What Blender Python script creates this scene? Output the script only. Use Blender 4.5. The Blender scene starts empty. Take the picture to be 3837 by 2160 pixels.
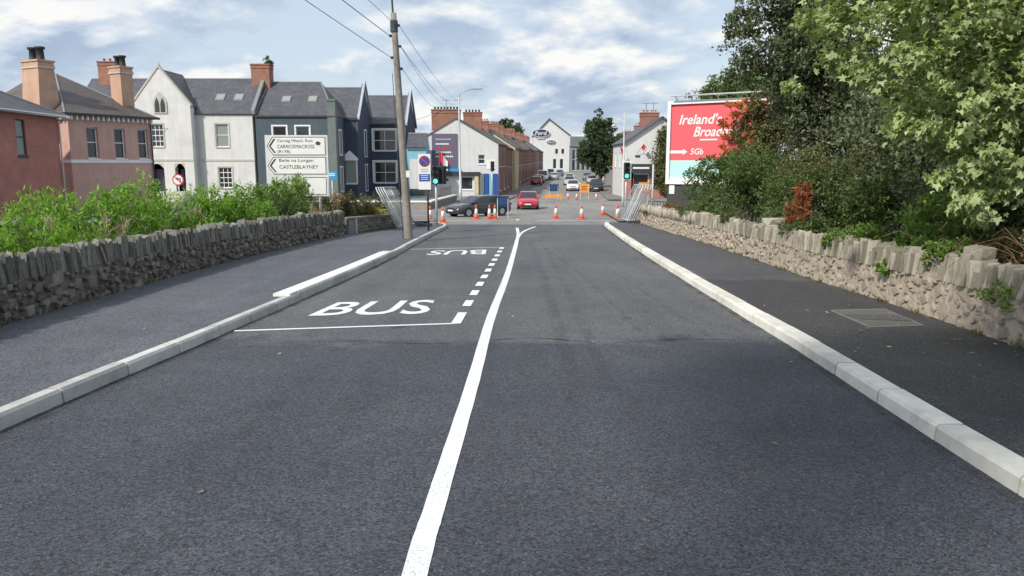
import bpy, math, random
import numpy as np
from mathutils import Vector, Matrix, noise as mnoise
R = math.radians
scene = bpy.context.scene
C = scene.collection

# ------------------------------------------------------------------ camera, sky, sun, exposure
cam_d = bpy.data.cameras.new('camera'); cam = bpy.data.objects.new('camera', cam_d); C.objects.link(cam)
cam.location = (0, 0, 1.75); cam.rotation_euler = (R(90-9.4), 0, 0)
cam_d.sensor_width = 36; cam_d.lens = 26.55; cam_d.clip_start = .05; cam_d.clip_end = 6000
scene.camera = cam
SUN_EL, SUN_AZ = 41, 222          # azimuth clockwise from +Y: behind the camera, to its left
sd = Vector((math.sin(R(SUN_AZ))*math.cos(R(SUN_EL)), math.cos(R(SUN_AZ))*math.cos(R(SUN_EL)), math.sin(R(SUN_EL))))
sun_d = bpy.data.lights.new('sun', 'SUN'); sun_d.energy = 3.4; sun_d.angle = R(2.5); sun_d.color = (1, .94, .84)
sun = bpy.data.objects.new('sun', sun_d); C.objects.link(sun); sun.rotation_euler = sd.to_track_quat('Z', 'Y').to_euler()
vs = scene.view_settings; vs.view_transform = 'Standard'; vs.look = 'None'; vs.exposure = .42; vs.gamma = 1
scene.cycles.use_denoising = True; scene.cycles.max_bounces = 6; scene.cycles.transparent_max_bounces = 6
world = bpy.data.worlds.new('World'); scene.world = world; world.use_nodes = True

def nd(nt, t, **kw):
    n = nt.nodes.new(t)
    for k, v in kw.items(): setattr(n, k, v)
    return n
def sky_world():
    nt = world.node_tree; nt.nodes.clear(); L = nt.links.new
    out = nd(nt, 'ShaderNodeOutputWorld'); bg = nd(nt, 'ShaderNodeBackground'); bg.inputs[1].default_value = .1
    sky = nd(nt, 'ShaderNodeTexSky', sky_type='NISHITA', sun_disc=False, sun_elevation=R(SUN_EL), sun_rotation=R(SUN_AZ))
    sky.air_density = 1.1; sky.dust_density = 1.6; sky.ozone_density = 1.2
    tc = nd(nt, 'ShaderNodeTexCoord'); sep = nd(nt, 'ShaderNodeSeparateXYZ'); L(tc.outputs['Generated'], sep.inputs[0])
    def m(op, a, b=None, c=None):
        n = nd(nt, 'ShaderNodeMath', operation=op)
        for i, v in enumerate((a, b, c)):
            if v is None: continue
            if isinstance(v, (int, float)): n.inputs[i].default_value = v
            else: L(v, n.inputs[i])
        return n.outputs[0]
    zc = m('ADD', m('MAXIMUM', sep.outputs[2], 0), .30)
    px = m('DIVIDE', sep.outputs[0], zc); py = m('DIVIDE', sep.outputs[1], zc)
    def vec(ox, oy, sx=1., sy=1.):
        c = nd(nt, 'ShaderNodeCombineXYZ'); L(m('MULTIPLY_ADD', px, sx, ox), c.inputs[0]); L(m('MULTIPLY_ADD', py, sy, oy), c.inputs[1]); return c.outputs[0]
    def noise(v, sc, det, rough, dist=0.):
        n = nd(nt, 'ShaderNodeTexNoise'); n.inputs['Scale'].default_value = sc; n.inputs['Detail'].default_value = det
        n.inputs['Roughness'].default_value = rough; n.inputs['Distortion'].default_value = dist; L(v, n.inputs['Vector']); return n.outputs[0]
    def ramp(v, stops):
        r = nd(nt, 'ShaderNodeValToRGB'); L(v, r.inputs[0]); e = r.color_ramp.elements
        e[0].position, e[0].color = stops[0]; e[1].position, e[1].color = stops[-1]
        for p, c in stops[1:-1]:
            x = e.new(p); x.color = c
        return r.outputs[0]
    base = noise(vec(3.1, 1.7), 1.7, 10, .55, .12)
    mask = ramp(base, [(.40, (0, 0, 0, 1)), (.47, (.7, .7, .7, 1)), (.54, (1, 1, 1, 1))])
    # the same field sampled a little further out: thick parts show a shaded underside
    thick = noise(vec(3.1, 1.60), 1.7, 10, .55, .12)
    body = noise(vec(8.2, 4.4), 2.2, 7, .5, .2)
    shade = m('ADD', m('MULTIPLY', m('SUBTRACT', base, thick), 2.8), m('MULTIPLY_ADD', body, .9, .10))
    col = ramp(shade, [(.36, (3.1, 3.9, 5.1, 1)), (.53, (4.6, 5.3, 6.2, 1)), (.74, (7.3, 7.3, 7.15, 1))])
    veil = nd(nt, 'ShaderNodeMixRGB'); veil.inputs[0].default_value = .66; L(sky.outputs[0], veil.inputs[1]); veil.inputs[2].default_value = (5.4, 6.2, 7.2, 1)
    mix = nd(nt, 'ShaderNodeMixRGB'); L(mask, mix.inputs[0]); L(veil.outputs[0], mix.inputs[1]); L(col, mix.inputs[2])
    L(mix.outputs[0], bg.inputs[0]); L(bg.outputs[0], out.inputs[0])
sky_world()

# ------------------------------------------------------------------ helpers
PROF = [(-60, 1.75), (55, -1.6), (95, -2.0), (166, -1.3), (260, -.6), (600, 1.5), (4000, 20)]
def gz(y):
    for (a, b), (c, d) in zip(PROF, PROF[1:]):
        if y <= c: return b+(d-b)*(y-a)/(c-a)
    return PROF[-1][1]
def lerp_line(pts, y):
    if y <= pts[0][1]: (a, b), (c, d) = pts[0], pts[1]
    else:
        for (a, b), (c, d) in zip(pts, pts[1:]):
            if y <= d: break
    return a+(c-a)*(y-b)/(d-b)
def smooth_line(pts, n=6):
    """Catmull-Rom through (x, y) points"""
    P = [np.array(p, float) for p in pts]; P = [2*P[0]-P[1]]+P+[2*P[-1]-P[-2]]; out = []
    for i in range(1, len(P)-2):
        for k in range(n):
            t = k/n; p0, p1, p2, p3 = P[i-1:i+3]
            out.append(tuple(.5*((2*p1)+(p2-p0)*t+(2*p0-5*p1+4*p2-p3)*t*t+(3*p1-p0-3*p2+p3)*t**3)))
    out.append(tuple(P[-2])); return out

def tag(o, label=None, cat=None, group=None, kind=None):
    if label: o['label'] = label
    if cat: o['category'] = cat
    if group: o['group'] = group
    if kind: o['kind'] = kind
    return o
def thing(name, label, cat, loc=(0, 0, 0), rz=0, group=None):
    o = bpy.data.objects.new(name, None); C.objects.link(o); o.empty_display_size = .2
    o.location = loc; o.rotation_euler = (0, 0, rz); return tag(o, label, cat, group)
def link(name, me, parent=None):
    o = bpy.data.objects.new(name, me); C.objects.link(o); o.parent = parent; return o
def copy_tree(o, parent=None):
    c = o.copy(); C.objects.link(c); c.parent = parent
    for ch in o.children: copy_tree(ch, c)
    return c
class MB:
    def __init__(s): s.v = []; s.f = []
    def pts(s, P): n = len(s.v); s.v += [tuple(p) for p in P]; return n
    def face(s, P): n = s.pts(P); s.f.append(tuple(range(n, n+len(P)))); return s
    def hexa(s, P):
        n = s.pts(P)
        for q in ((3, 2, 1, 0), (4, 5, 6, 7), (0, 1, 5, 4), (1, 2, 6, 5), (2, 3, 7, 6), (3, 0, 4, 7)): s.f.append(tuple(n+i for i in q))
        return s
    def box(s, x0, x1, y0, y1, z0, z1):
        return s.hexa([(x0, y0, z0), (x1, y0, z0), (x1, y1, z0), (x0, y1, z0), (x0, y0, z1), (x1, y0, z1), (x1, y1, z1), (x0, y1, z1)])
    def taper(s, cx, cy, w0, d0, z0, w1, d1, z1):
        return s.hexa([(cx+a*w/2, cy+b*d/2, z) for w, d, z in ((w0, d0, z0), (w1, d1, z1)) for a, b in ((-1, -1), (1, -1), (1, 1), (-1, 1))])
    def tube(s, path, r, n=8, cap=True):
        P = [Vector(p) for p in path]; rs = r if isinstance(r, (list, tuple)) else [r]*len(P); base = len(s.v)
        for i, p in enumerate(P):
            d = (P[min(i+1, len(P)-1)]-P[max(i-1, 0)]).normalized()
            a = d.orthogonal().normalized() if i == 0 else (a-d*a.dot(d)).normalized()
            b = d.cross(a)
            for k in range(n):
                t = 2*math.pi*k/n; s.v.append(tuple(p+(a*math.cos(t)+b*math.sin(t))*rs[i]))
        for i in range(len(P)-1):
            for k in range(n):
                q = base+i*n; s.f.append((q+k, q+(k+1) % n, q+n+(k+1) % n, q+n+k))
        if cap: s.f.append(tuple(base+k for k in reversed(range(n)))); s.f.append(tuple(base+(len(P)-1)*n+k for k in range(n)))
        return s
    def lathe(s, prof, n=16, c=(0, 0, 0), sq=False):
        base = len(s.v)
        for r, z in prof:
            for k in range(n):
                t = 2*math.pi*(k+.5)/n; s.v.append((c[0]+r*math.cos(t), c[1]+r*math.sin(t), c[2]+z))
        for i in range(len(prof)-1):
            for k in range(n):
                q = base+i*n; s.f.append((q+k, q+(k+1) % n, q+n+(k+1) % n, q+n+k))
        s.f.append(tuple(base+k for k in reversed(range(n)))); s.f.append(tuple(base+(len(prof)-1)*n+k for k in range(n)))
        return s
    def prism(s, poly, axis, a, b):
        """poly of 2D points extruded along axis ('x','y','z') from a to b"""
        def P(p, t): return {'x': (t, p[0], p[1]), 'y': (p[0], t, p[1]), 'z': (p[0], p[1], t)}[axis]
        n = len(poly); base = s.pts([P(p, a) for p in poly]+[P(p, b) for p in poly])
        s.f.append(tuple(base+i for i in reversed(range(n)))); s.f.append(tuple(base+n+i for i in range(n)))
        for i in range(n): j = (i+1) % n; s.f.append((base+i, base+j, base+n+j, base+n+i))
        return s
    def mesh(s, name, smooth=False, fix=True):
        me = bpy.data.meshes.new(name); me.from_pydata(s.v, [], s.f); me.update()
        if fix:
            import bmesh
            bm = bmesh.new(); bm.from_mesh(me); bmesh.ops.recalc_face_normals(bm, faces=bm.faces); bm.to_mesh(me); bm.free()
        if smooth: me.polygons.foreach_set('use_smooth', [True]*len(me.polygons))
        return me
    def build(s, name, m, parent=None, smooth=False, bevel=0, fix=True):
        me = s.mesh(name, smooth, fix); me.materials.append(M(m)); o = link(name, me, parent)
        if bevel:
            b = o.modifiers.new('bevel', 'BEVEL'); b.width = bevel; b.segments = 2; b.limit_method = 'ANGLE'
        return o
def np_mesh(name, V, F, m, parent=None):
    """V (n,3), F (k, c) equal sized faces"""
    me = bpy.data.meshes.new(name); V = np.asarray(V, np.float32); F = np.asarray(F, np.int32); k, c = F.shape
    me.vertices.add(len(V)); me.vertices.foreach_set('co', V.ravel()); me.loops.add(k*c); me.loops.foreach_set('vertex_index', F.ravel())
    me.polygons.add(k); me.polygons.foreach_set('loop_start', np.arange(0, k*c, c, dtype=np.int32)); me.update(calc_edges=True); me.validate()
    me.materials.append(M(m)); return link(name, me, parent)
def struct(o): o['kind'] = 'structure'; return o

# ------------------------------------------------------------------ materials
MATS = {}
def M(n): return MATS[n] if isinstance(n, str) else n
def newmat(name):
    m = bpy.data.materials.new(name); m.use_nodes = True; MATS[name] = m; nt = m.node_tree; b = nt.nodes['Principled BSDF']; return m, nt, b
def texco(nt): return nd(nt, 'ShaderNodeTexCoord').outputs['Object']
def tnoise(nt, v, sc, det=4, rough=.6):
    n = nd(nt, 'ShaderNodeTexNoise'); n.inputs['Scale'].default_value = sc; n.inputs['Detail'].default_value = det; n.inputs['Roughness'].default_value = rough
    nt.links.new(v, n.inputs['Vector']); return n.outputs[0]
def mixc(nt, f, a, b, mode='MIX'):
    n = nd(nt, 'ShaderNodeMixRGB', blend_type=mode)
    for i, v in enumerate((f, a, b)):
        if isinstance(v, (int, float)): n.inputs[i].default_value = v
        elif isinstance(v, tuple): n.inputs[i].default_value = (*v[:3], 1)
        else: nt.links.new(v, n.inputs[i])
    return n.outputs[0]
def mapr(nt, v, a, b, c=0., d=1.):
    n = nd(nt, 'ShaderNodeMapRange'); nt.links.new(v, n.inputs[0])
    for i, q in enumerate((a, b, c, d)): n.inputs[i+1].default_value = q
    return n.outputs[0]
def tmath(nt, op, a, b=0.):
    n = nd(nt, 'ShaderNodeMath', operation=op)
    for i, v in enumerate((a, b)):
        if isinstance(v, (int, float)): n.inputs[i].default_value = v
        else: nt.links.new(v, n.inputs[i])
    return n.outputs[0]
def bump(nt, b, h, strength, dist=.02):
    n = nd(nt, 'ShaderNodeBump'); n.inputs['Strength'].default_value = strength; n.inputs['Distance'].default_value = dist
    nt.links.new(h, n.inputs['Height']); nt.links.new(n.outputs[0], b.inputs['Normal'])
def dk(c, k): return tuple(min(1, x*k) for x in c)
def mat(name, col, rough=.7, var=.18, sc=3., bsc=0, bst=.3, metal=0., spec=.5, stain=None, stain_sc=.6, rnd=0., worn=None):
    m, nt, b = newmat(name); v = texco(nt)
    c = mixc(nt, mapr(nt, tnoise(nt, v, sc, 6), .3, .7), dk(col, 1-var), dk(col, 1+var))
    if name.startswith('render'):
        mp = nd(nt, 'ShaderNodeMapping'); mp.inputs['Scale'].default_value = (2.2, 2.2, .16); nt.links.new(v, mp.inputs['Vector'])
        c = mixc(nt, 1., c, mixc(nt, mapr(nt, tnoise(nt, mp.outputs[0], 1.4, 6, .65), .35, .72), (1.03,)*3, (.89, .885, .87)), 'MULTIPLY')
    if stain: c = mixc(nt, mapr(nt, tnoise(nt, v, stain_sc, 5, .65), .5, .72, 0, .75), c, stain)
    if worn: c = mixc(nt, tmath(nt, 'MULTIPLY', mapr(nt, tnoise(nt, v, 75, 3, .7), .54, .62), mapr(nt, tnoise(nt, v, 1.6, 4), .35, .65, .2, .9)), c, worn)
    if rnd:
        oi = nd(nt, 'ShaderNodeObjectInfo').outputs['Random']; gi = nd(nt, 'ShaderNodeNewGeometry').outputs['Random Per Island']
        r = tmath(nt, 'FRACT', tmath(nt, 'ADD', oi, gi)); c = mixc(nt, 1., c, mixc(nt, r, (1-rnd,)*3, (1+rnd*.6,)*3), 'MULTIPLY')
    nt.links.new(c, b.inputs['Base Color']); b.inputs['Roughness'].default_value = rough; b.inputs['Metallic'].default_value = metal
    b.inputs['Specular IOR Level'].default_value = spec
    if bsc: bump(nt, b, tnoise(nt, v, bsc, 5), bst)
    return m
def asphalt(name, near, far, seam=None, patch=0.):
    """fine aggregate speckle; `seam` = y where the tone changes; on the road, a joint between two lays of surfacing"""
    m, nt, b = newmat(name); v = texco(nt); L = nt.links.new
    sp = nd(nt, 'ShaderNodeSeparateXYZ'); L(v, sp.inputs[0])
    big = tnoise(nt, v, .35, 4, .55); mid = tnoise(nt, v, 2.2, 5, .6)
    base = near
    if seam is not None:
        wob = tmath(nt, 'ADD', sp.outputs[1], mapr(nt, tnoise(nt, v, 1.1, 3), .3, .7, -.35, .35))
        base = mixc(nt, mapr(nt, wob, seam-.12, seam+.25), near, far)
    c = mixc(nt, 1., base, mixc(nt, mapr(nt, big, .32, .68), (.80, .82, .86), (1.18, 1.16, 1.12)), 'MULTIPLY')
    c = mixc(nt, 1., c, mixc(nt, mapr(nt, mid, .3, .7), (.88,)*3, (1.12,)*3), 'MULTIPLY')
    vo = nd(nt, 'ShaderNodeTexVoronoi'); vo.inputs['Scale'].default_value = 90; L(v, vo.inputs['Vector'])
    vs_ = nd(nt, 'ShaderNodeSeparateXYZ'); L(vo.outputs['Color'], vs_.inputs[0])
    c = mixc(nt, 1., c, mixc(nt, vs_.outputs[0], (.30,)*3, (1.70,)*3), 'MULTIPLY')
    # sparse pale chippings
    c = mixc(nt, mapr(nt, vs_.outputs[1], .95, 1., 0, .35), c, (.28, .27, .26))
    # long faint wheel-polished streaks and blotches running with the road
    mp = nd(nt, 'ShaderNodeMapping'); mp.inputs['Scale'].default_value = (1.6, .12, 1); L(v, mp.inputs['Vector'])
    c = mixc(nt, 1., c, mixc(nt, mapr(nt, tnoise(nt, mp.outputs[0], 1., 5, .6), .3, .7), (.84, .84, .85), (1.14, 1.14, 1.13)), 'MULTIPLY')
    L(c, b.inputs['Base Color']); b.inputs['Roughness'].default_value = .72; b.inputs['Specular IOR Level'].default_value = .45
    bump(nt, b, vo.outputs['Distance'], .6, .006)
asphalt('asphalt', (.046, .051, .064), (.090, .092, .099), seam=8.3)
asphalt('asphalt_path', (.084, .089, .106), (.084, .089, .106))
asphalt('asphalt_path_dark', (.044, .044, .047), (.072, .073, .078), seam=13.)  # near end of the right path darker, changing tone at the seam
asphalt('asphalt_old', (.21, .203, .194), (.21, .203, .194))
mat('ground_soil', (.09, .085, .05), .95, .35, .8, 6, .4)
mat('paint', (.76, .77, .78), .55, .06, 4, 60, .15, stain=(.56, .56, .55), stain_sc=4, worn=(.30, .30, .31))
mat('kerb', (.50, .51, .49), .85, .14, 5, 60, .25, stain=(.27, .28, .26), stain_sc=2.6, rnd=.18)
mat('kerb_pale', (.68, .665, .60), .8, .10, 6, 60, .2, stain=(.46, .45, .41), stain_sc=2.4, rnd=.16)
mat('kerb_white', (.74, .74, .72), .7, .06, 5, stain=(.6, .6, .58), stain_sc=2)
mat('kerb_bed', (.15, .15, .145), .9)
mat('shadow_dark', (.10, .10, .10), .6, .2, 12, 40, .3, metal=.3)  # dark tone for the shadow painted across the access cover
mat('cover_concrete', (.105, .102, .098), .85, .2, 8, 60, .3)
mat('patch_concrete', (.17, .165, .155), .85, .12, 8, 60, .3)
mat('stone_dark', (.20, .186, .158), .9, .30, 9, 30, .6, stain=(.30, .285, .24), stain_sc=6, rnd=.42)
mat('cope_dark', (.19, .19, .165), .9, .30, 8, 28, .6, stain=(.38, .37, .32), stain_sc=7, rnd=.40)
mat('mortar_dark', (.15, .138, .115), .95, .3, 10, 35, .7, stain=(.17, .16, .14), stain_sc=5)
mat('stone_tan', (.37, .315, .25), .9, .26, 9, 30, .6, stain=(.36, .31, .245), stain_sc=5, rnd=.16)
mat('cope_tan', (.34, .31, .25), .9, .24, 9, 28, .6, stain=(.42, .41, .36), stain_sc=7, rnd=.45)
mat('mortar_tan', (.40, .34, .275), .95, .3, 9, 14, 1.0, stain=(.27, .25, .20), stain_sc=2.5)
def brickmat(name, c1, c2, mortar, bw=.225, bh=.075, off=.5, msize=.010, vert=True, rough=.85, bst=.25):
    m, nt, b = newmat(name); v = texco(nt); L = nt.links.new; s = nd(nt, 'ShaderNodeSeparateXYZ'); L(v, s.inputs[0])
    cx = nd(nt, 'ShaderNodeCombineXYZ'); L(tmath(nt, 'ADD', s.outputs[0], s.outputs[1]) if vert else s.outputs[0], cx.inputs[0])
    L(s.outputs[2] if vert else tmath(nt, 'MULTIPLY', s.outputs[2], 1.35), cx.inputs[1])
    br = nd(nt, 'ShaderNodeTexBrick'); br.offset = off; L(cx.outputs[0], br.inputs['Vector'])
    for k, q in (('Scale', 1.), ('Mortar Size', msize), ('Brick Width', bw), ('Row Height', bh), ('Bias', 0.), ('Mortar Smooth', .1)): br.inputs[k].default_value = q
    br.inputs['Color1'].default_value = (*c1, 1); br.inputs['Color2'].default_value = (*c2, 1); br.inputs['Mortar'].default_value = (*mortar, 1)
    c = mixc(nt, 1., br.outputs[0], mixc(nt, mapr(nt, tnoise(nt, v, .9, 5), .3, .7), (.80,)*3, (1.18,)*3), 'MULTIPLY')
    L(c, b.inputs['Base Color']); b.inputs['Roughness'].default_value = rough; bump(nt, b, tmath(nt, 'SUBTRACT', 1., br.outputs['Fac']), bst, .01); return m
brickmat('brick_red', (.42, .150, .115), (.34, .125, .10), (.36, .22, .19))
brickmat('brick_old', (.33, .12, .075), (.24, .085, .06), (.26, .20, .16))
brickmat('brick_terrace', (.23, .105, .08), (.18, .085, .065), (.21, .15, .12))
brickmat('slate', (.095, .098, .115), (.070, .073, .088), (.038, .039, .045), .30, .24, .5, .012, False, .55, .4)
brickmat('slate_brown', (.105, .088, .085), (.085, .073, .072), (.05, .043, .042), .30, .24, .5, .012, False, .6, .4)
brickmat('slate_moss', (.10, .105, .085), (.075, .08, .07), (.045, .047, .04), .30, .24, .5, .012, False, .7, .4)
mat('render_pink', (.52, .335, .29), .9, .07, 1.2, 50, .15, stain=(.45, .29, .255), stain_sc=.35)
mat('render_orange', (.48, .31, .23), .9, .10, 1.5, 50, .15, stain=(.36, .24, .17), stain_sc=.7)
mat('render_white', (.62, .625, .615), .9, .05, 1.5, 50, .12, stain=(.50, .50, .47), stain_sc=.4)
mat('render_bright', (.58, .59, .60), .85, .04, 1.5, stain=(.62, .62, .61), stain_sc=.4)
mat('render_cream', (.55, .47, .30), .9, .08, 1.5, stain=(.45, .38, .26), stain_sc=.5)
mat('render_slateblue', (.060, .088, .108), .8, .10, 1.2, 50, .1, stain=(.08, .108, .125), stain_sc=.4)
mat('render_navy', (.040, .056, .098), .75, .10, 1.2, 50, .1)
mat('render_grey', (.22, .235, .25), .85, .1, 1.3)
mat('render_greygreen', (.14, .17, .165), .85, .1, 1.3)
mat('render_lightblue', (.20, .46, .58), .8, .06, 2)
mat('render_ochre', (.50, .24, .06), .8, .12, 1)
mat('stone_trim', (.46, .45, .40), .9, .1, 4)
mat('trim_white', (.74, .75, .75), .6, .04, 5)
mat('trim_dark', (.045, .045, .048), .6, .1, 5)
mat('lead', (.20, .21, .22), .7, .12, 4)
mat('clay_dark', (.03, .03, .034), .7, .15, 5)
mat('door_plum', (.12, .09, .16), .5, .08, 4)
mat('shop_dark', (.03, .034, .04), .5, .1, 4)
m, nt, b = newmat('glass'); b.inputs['Base Color'].default_value = (.025, .03, .036, 1); b.inputs['Roughness'].default_value = .06; b.inputs['Specular IOR Level'].default_value = .8
m, nt, b = newmat('glass_pale'); b.inputs['Base Color'].default_value = (.26, .29, .27, 1); b.inputs['Roughness'].default_value = .12
mat('timber', (.24, .22, .195), .9, .28, 6, 25, .5, stain=(.14, .12, .10), stain_sc=1.5)
mat('galv', (.52, .55, .57), .5, .12, 8, metal=.35)
mat('sign_edge', (.58, .60, .60), .5, .05, 3)
mat('slate_trim', (.36, .40, .45), .8, .1, 3)
mat('pole_grey', (.46, .48, .49), .55, .1, 6, metal=.2)
mat('dark_metal', (.05, .055, .06), .5, .15, 8, metal=.2)
mat('cable_grey', (.13, .135, .145), .7, .1, 5)
mat('black', (.022, .023, .025), .55, .15, 10)
mat('rubber', (.035, .035, .037), .85, .15, 10)
mat('sign_white', (.72, .73, .71), .5, .04, 3)
mat('sign_back', (.42, .45, .46), .5, .08, 5, metal=.4)
mat('sign_blue', (.015, .07, .33), .5, .05, 3)
mat('sign_navy', (.012, .035, .09), .5, .08, 3)
mat('sign_cyan', (.03, .27, .55), .5, .05, 3)
mat('sign_red', (.50, .03, .04), .5, .06, 3)
mat('sign_orange', (.78, .28, .02), .55, .08, 4)
mat('sign_purple', (.115, .10, .155), .6, .08, 2)
mat('poster_red', (.70, .105, .125), .55, .04, 1)
mat('poster_teal', (.42, .72, .70), .55, .06, 1)
mat('cone_orange', (.66, .11, .05), .55, .12, 6)
mat('cone_white', (.74, .73, .70), .5, .08, 6)
mat('flag_red', (.52, .03, .045), .8, .08, 4)
mat('flag_white', (.75, .74, .73), .8, .05, 4)
mat('tyre', (.02, .02, .021), .85, .1, 8)
mat('alloy', (.45, .46, .47), .35, .05, 8, metal=.7)
mat('lamp_clear', (.70, .72, .74), .15, .03, 4)
mat('tail_red', (.40, .01, .01), .3, .03, 4)
mat('plate', (.75, .75, .70), .5, .03, 4)
for n_, c_ in (('paint_red', (.45, .018, .04)), ('paint_charcoal', (.035, .042, .048)), ('paint_white', (.72, .73, .74)), ('paint_silver', (.38, .39, .41)), ('paint_blue', (.05, .09, .2)), ('paint_maroon', (.22, .02, .03)), ('paint_black', (.018, .019, .022)), ('paint_grey', (.14, .15, .165))):
    m, nt, b = newmat(n_); b.inputs['Base Color'].default_value = (*c_, 1); b.inputs['Roughness'].default_value = .28; b.inputs['Coat Weight'].default_value = .7; b.inputs['Coat Roughness'].default_value = .06
m, nt, b = newmat('lamp_green'); b.inputs['Base Color'].default_value = (.0, .5, .35, 1); b.inputs['Emission Color'].default_value = (.08, 1, .62, 1); b.inputs['Emission Strength'].default_value = 1.6
mat('lens_off', (.02, .03, .03), .3, .05, 4)
def markmat(name, col, amt):
    m, nt, b = newmat(name); b.inputs['Base Color'].default_value = (*col, 1); b.inputs['Roughness'].default_value = .7
    nt.links.new(mapr(nt, tnoise(nt, texco(nt), 2.6, 6, .7), .42, .68, 0, amt), b.inputs['Alpha'])
markmat('tyre_mark', (.05, .051, .055), .22)
markmat('gutter_dirt', (.045, .042, .036), .75)
markmat('oil_stain', (.02, .02, .022), .45)
markmat('crack', (.02, .02, .022), 1.)
mat('bark', (.11, .09, .07), .9, .3, 9, 30, .6)
mat('twig', (.20, .115, .075), .9, .3, 6, rnd=.3)
def leafmat(name, cols, trans=.35, rough=.5, spec=.35):
    """cols: ramp of leaf colours picked per leaf"""
    m, nt, b = newmat(name); L = nt.links.new
    oi = nd(nt, 'ShaderNodeObjectInfo').outputs['Random']; gi = nd(nt, 'ShaderNodeNewGeometry').outputs['Random Per Island']
    r = tmath(nt, 'FRACT', tmath(nt, 'ADD', oi, gi)); rp = nd(nt, 'ShaderNodeValToRGB'); L(r, rp.inputs[0]); e = rp.color_ramp.elements
    while len(e) < len(cols): e.new(.5)
    for i, c in enumerate(cols): e[i].position = i/(len(cols)-1); e[i].color = (*c, 1)
    c = mixc(nt, 1., rp.outputs[0], mixc(nt, mapr(nt, tnoise(nt, texco(nt), 1.3, 3), .3, .7), (.72,)*3, (1.25,)*3), 'MULTIPLY')
    L(c, b.inputs['Base Color']); b.inputs['Roughness'].default_value = rough; b.inputs['Specular IOR Level'].default_value = spec
    t = nd(nt, 'ShaderNodeBsdfTranslucent'); L(mixc(nt, 1., c, (1.25, 1.3, .6), 'MULTIPLY'), t.inputs[0]); mx = nd(nt, 'ShaderNodeMixShader'); mx.inputs[0].default_value = trans
    L(b.outputs[0], mx.inputs[1]); L(t.outputs[0], mx.inputs[2]); L(mx.outputs[0], nt.nodes['Material Output'].inputs[0])
leafmat('leaf_sycamore', [(.20, .29, .095), (.34, .43, .18), (.46, .52, .28), (.11, .17, .05), (.52, .57, .34)], .34)
leafmat('leaf_dark', [(.048, .075, .030), (.08, .110, .046), (.12, .142, .072), (.17, .18, .12), (.055, .088, .034)], .25)
leafmat('leaf_mid', [(.06, .105, .028), (.09, .145, .04), (.13, .18, .06), (.065, .115, .035)], .3)
leafmat('leaf_lime', [(.11, .20, .035), (.16, .27, .055), (.22, .31, .08), (.13, .23, .045)], .35)
leafmat('leaf_bright', [(.11, .26, .022), (.19, .38, .04), (.28, .47, .075), (.06, .15, .018), (.35, .50, .11)], .4)
leafmat('leaf_olive', [(.09, .105, .04), (.13, .14, .055), (.18, .175, .08), (.08, .095, .04)], .3)
leafmat('leaf_orange', [(.55, .13, .05), (.66, .22, .10), (.42, .16, .06), (.70, .30, .16), (.18, .15, .05)], .4)
leafmat('leaf_rust', [(.26, .075, .03), (.34, .11, .045), (.19, .06, .03), (.28, .13, .06)], .3)
leafmat('leaf_brown', [(.20, .12, .06), (.26, .16, .08), (.15, .10, .05), (.12, .12, .05)], .3)
leafmat('leaf_yellow', [(.45, .38, .05), (.38, .36, .06), (.20, .24, .05), (.50, .45, .12)], .35)
leafmat('leaf_pink', [(.42, .20, .18), (.48, .28, .24), (.20, .20, .08), (.35, .26, .18)], .3)
leafmat('leaf_street', [(.04, .075, .034), (.06, .10, .044), (.085, .12, .06)], .25)
leafmat('leaf_dry', [(.35, .30, .20), (.42, .38, .28), (.28, .20, .11)], .2)
leafmat('grass', [(.09, .15, .035), (.13, .19, .05), (.17, .20, .08)], .35)

# ------------------------------------------------------------------ foliage
def leaf_faces(Cn, size, asp, rng, up=.3, fold=.22, droop=0.):
    """Cn (n,3) leaf bases -> folded diamond leaves: V (4n,3), F (2n,3)"""
    n = len(Cn); a = rng.normal(size=(n, 3)); a[:, 2] += up*1.5-droop*1.5; a /= np.linalg.norm(a, axis=1)[:, None]
    h = rng.normal(size=(n, 3)); s = np.cross(a, h); s /= np.linalg.norm(s, axis=1)[:, None]; nn = np.cross(s, a)
    ln = size*rng.uniform(.65, 1.35, n)[:, None]; w = ln*asp*.5
    b = Cn; t = Cn+a*ln; mid = Cn+a*ln*.45
    V = np.stack([b, mid+s*w+nn*w*fold*2, t, mid-s*w+nn*w*fold*2], 1).reshape(-1, 3)
    i = np.arange(n)[:, None]*4; F = np.concatenate([i+np.array([[0, 1, 2]]), i+np.array([[0, 2, 3]])], 1).reshape(-1, 3)
    return V, F
def blob_points(blobs, n, rng, shell=.55, spray=26, jit=.11):
    """points spread through ellipsoids (x,y,z,rx,ry,rz), denser near their skins, broken into sprays"""
    vol = np.array([b[3]*b[4]+b[4]*b[5]+b[3]*b[5] for b in blobs]); cnt = np.maximum(1, (n*vol/vol.sum()).astype(int)); out = []
    for b, k in zip(blobs, cnt):
        ns = max(4, k//spray); d = rng.normal(size=(ns, 3)); d /= np.linalg.norm(d, axis=1)[:, None]
        rr = rng.uniform(shell**3, 1.12, ns)**(1/3)
        S = d*rr[:, None]; P = S[rng.integers(0, ns, k)]+rng.normal(size=(k, 3))*jit
        out.append(np.array(b[:3])+P*np.array(b[3:6]))
    return np.concatenate(out)
def crown(name, blobs, n, size, asp, m, parent, seed, up=.3, shell=.55, droop=0., zmin=None):
    rng = np.random.default_rng(seed); P = blob_points(blobs, n, rng, shell)
    if zmin is not None: P = P[P[:, 2] > zmin]
    V, F = leaf_faces(P, size, asp, rng, up, .22, droop); o = np_mesh(name, V, F, m, parent); o['kind'] = 'stuff'; return o
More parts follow.
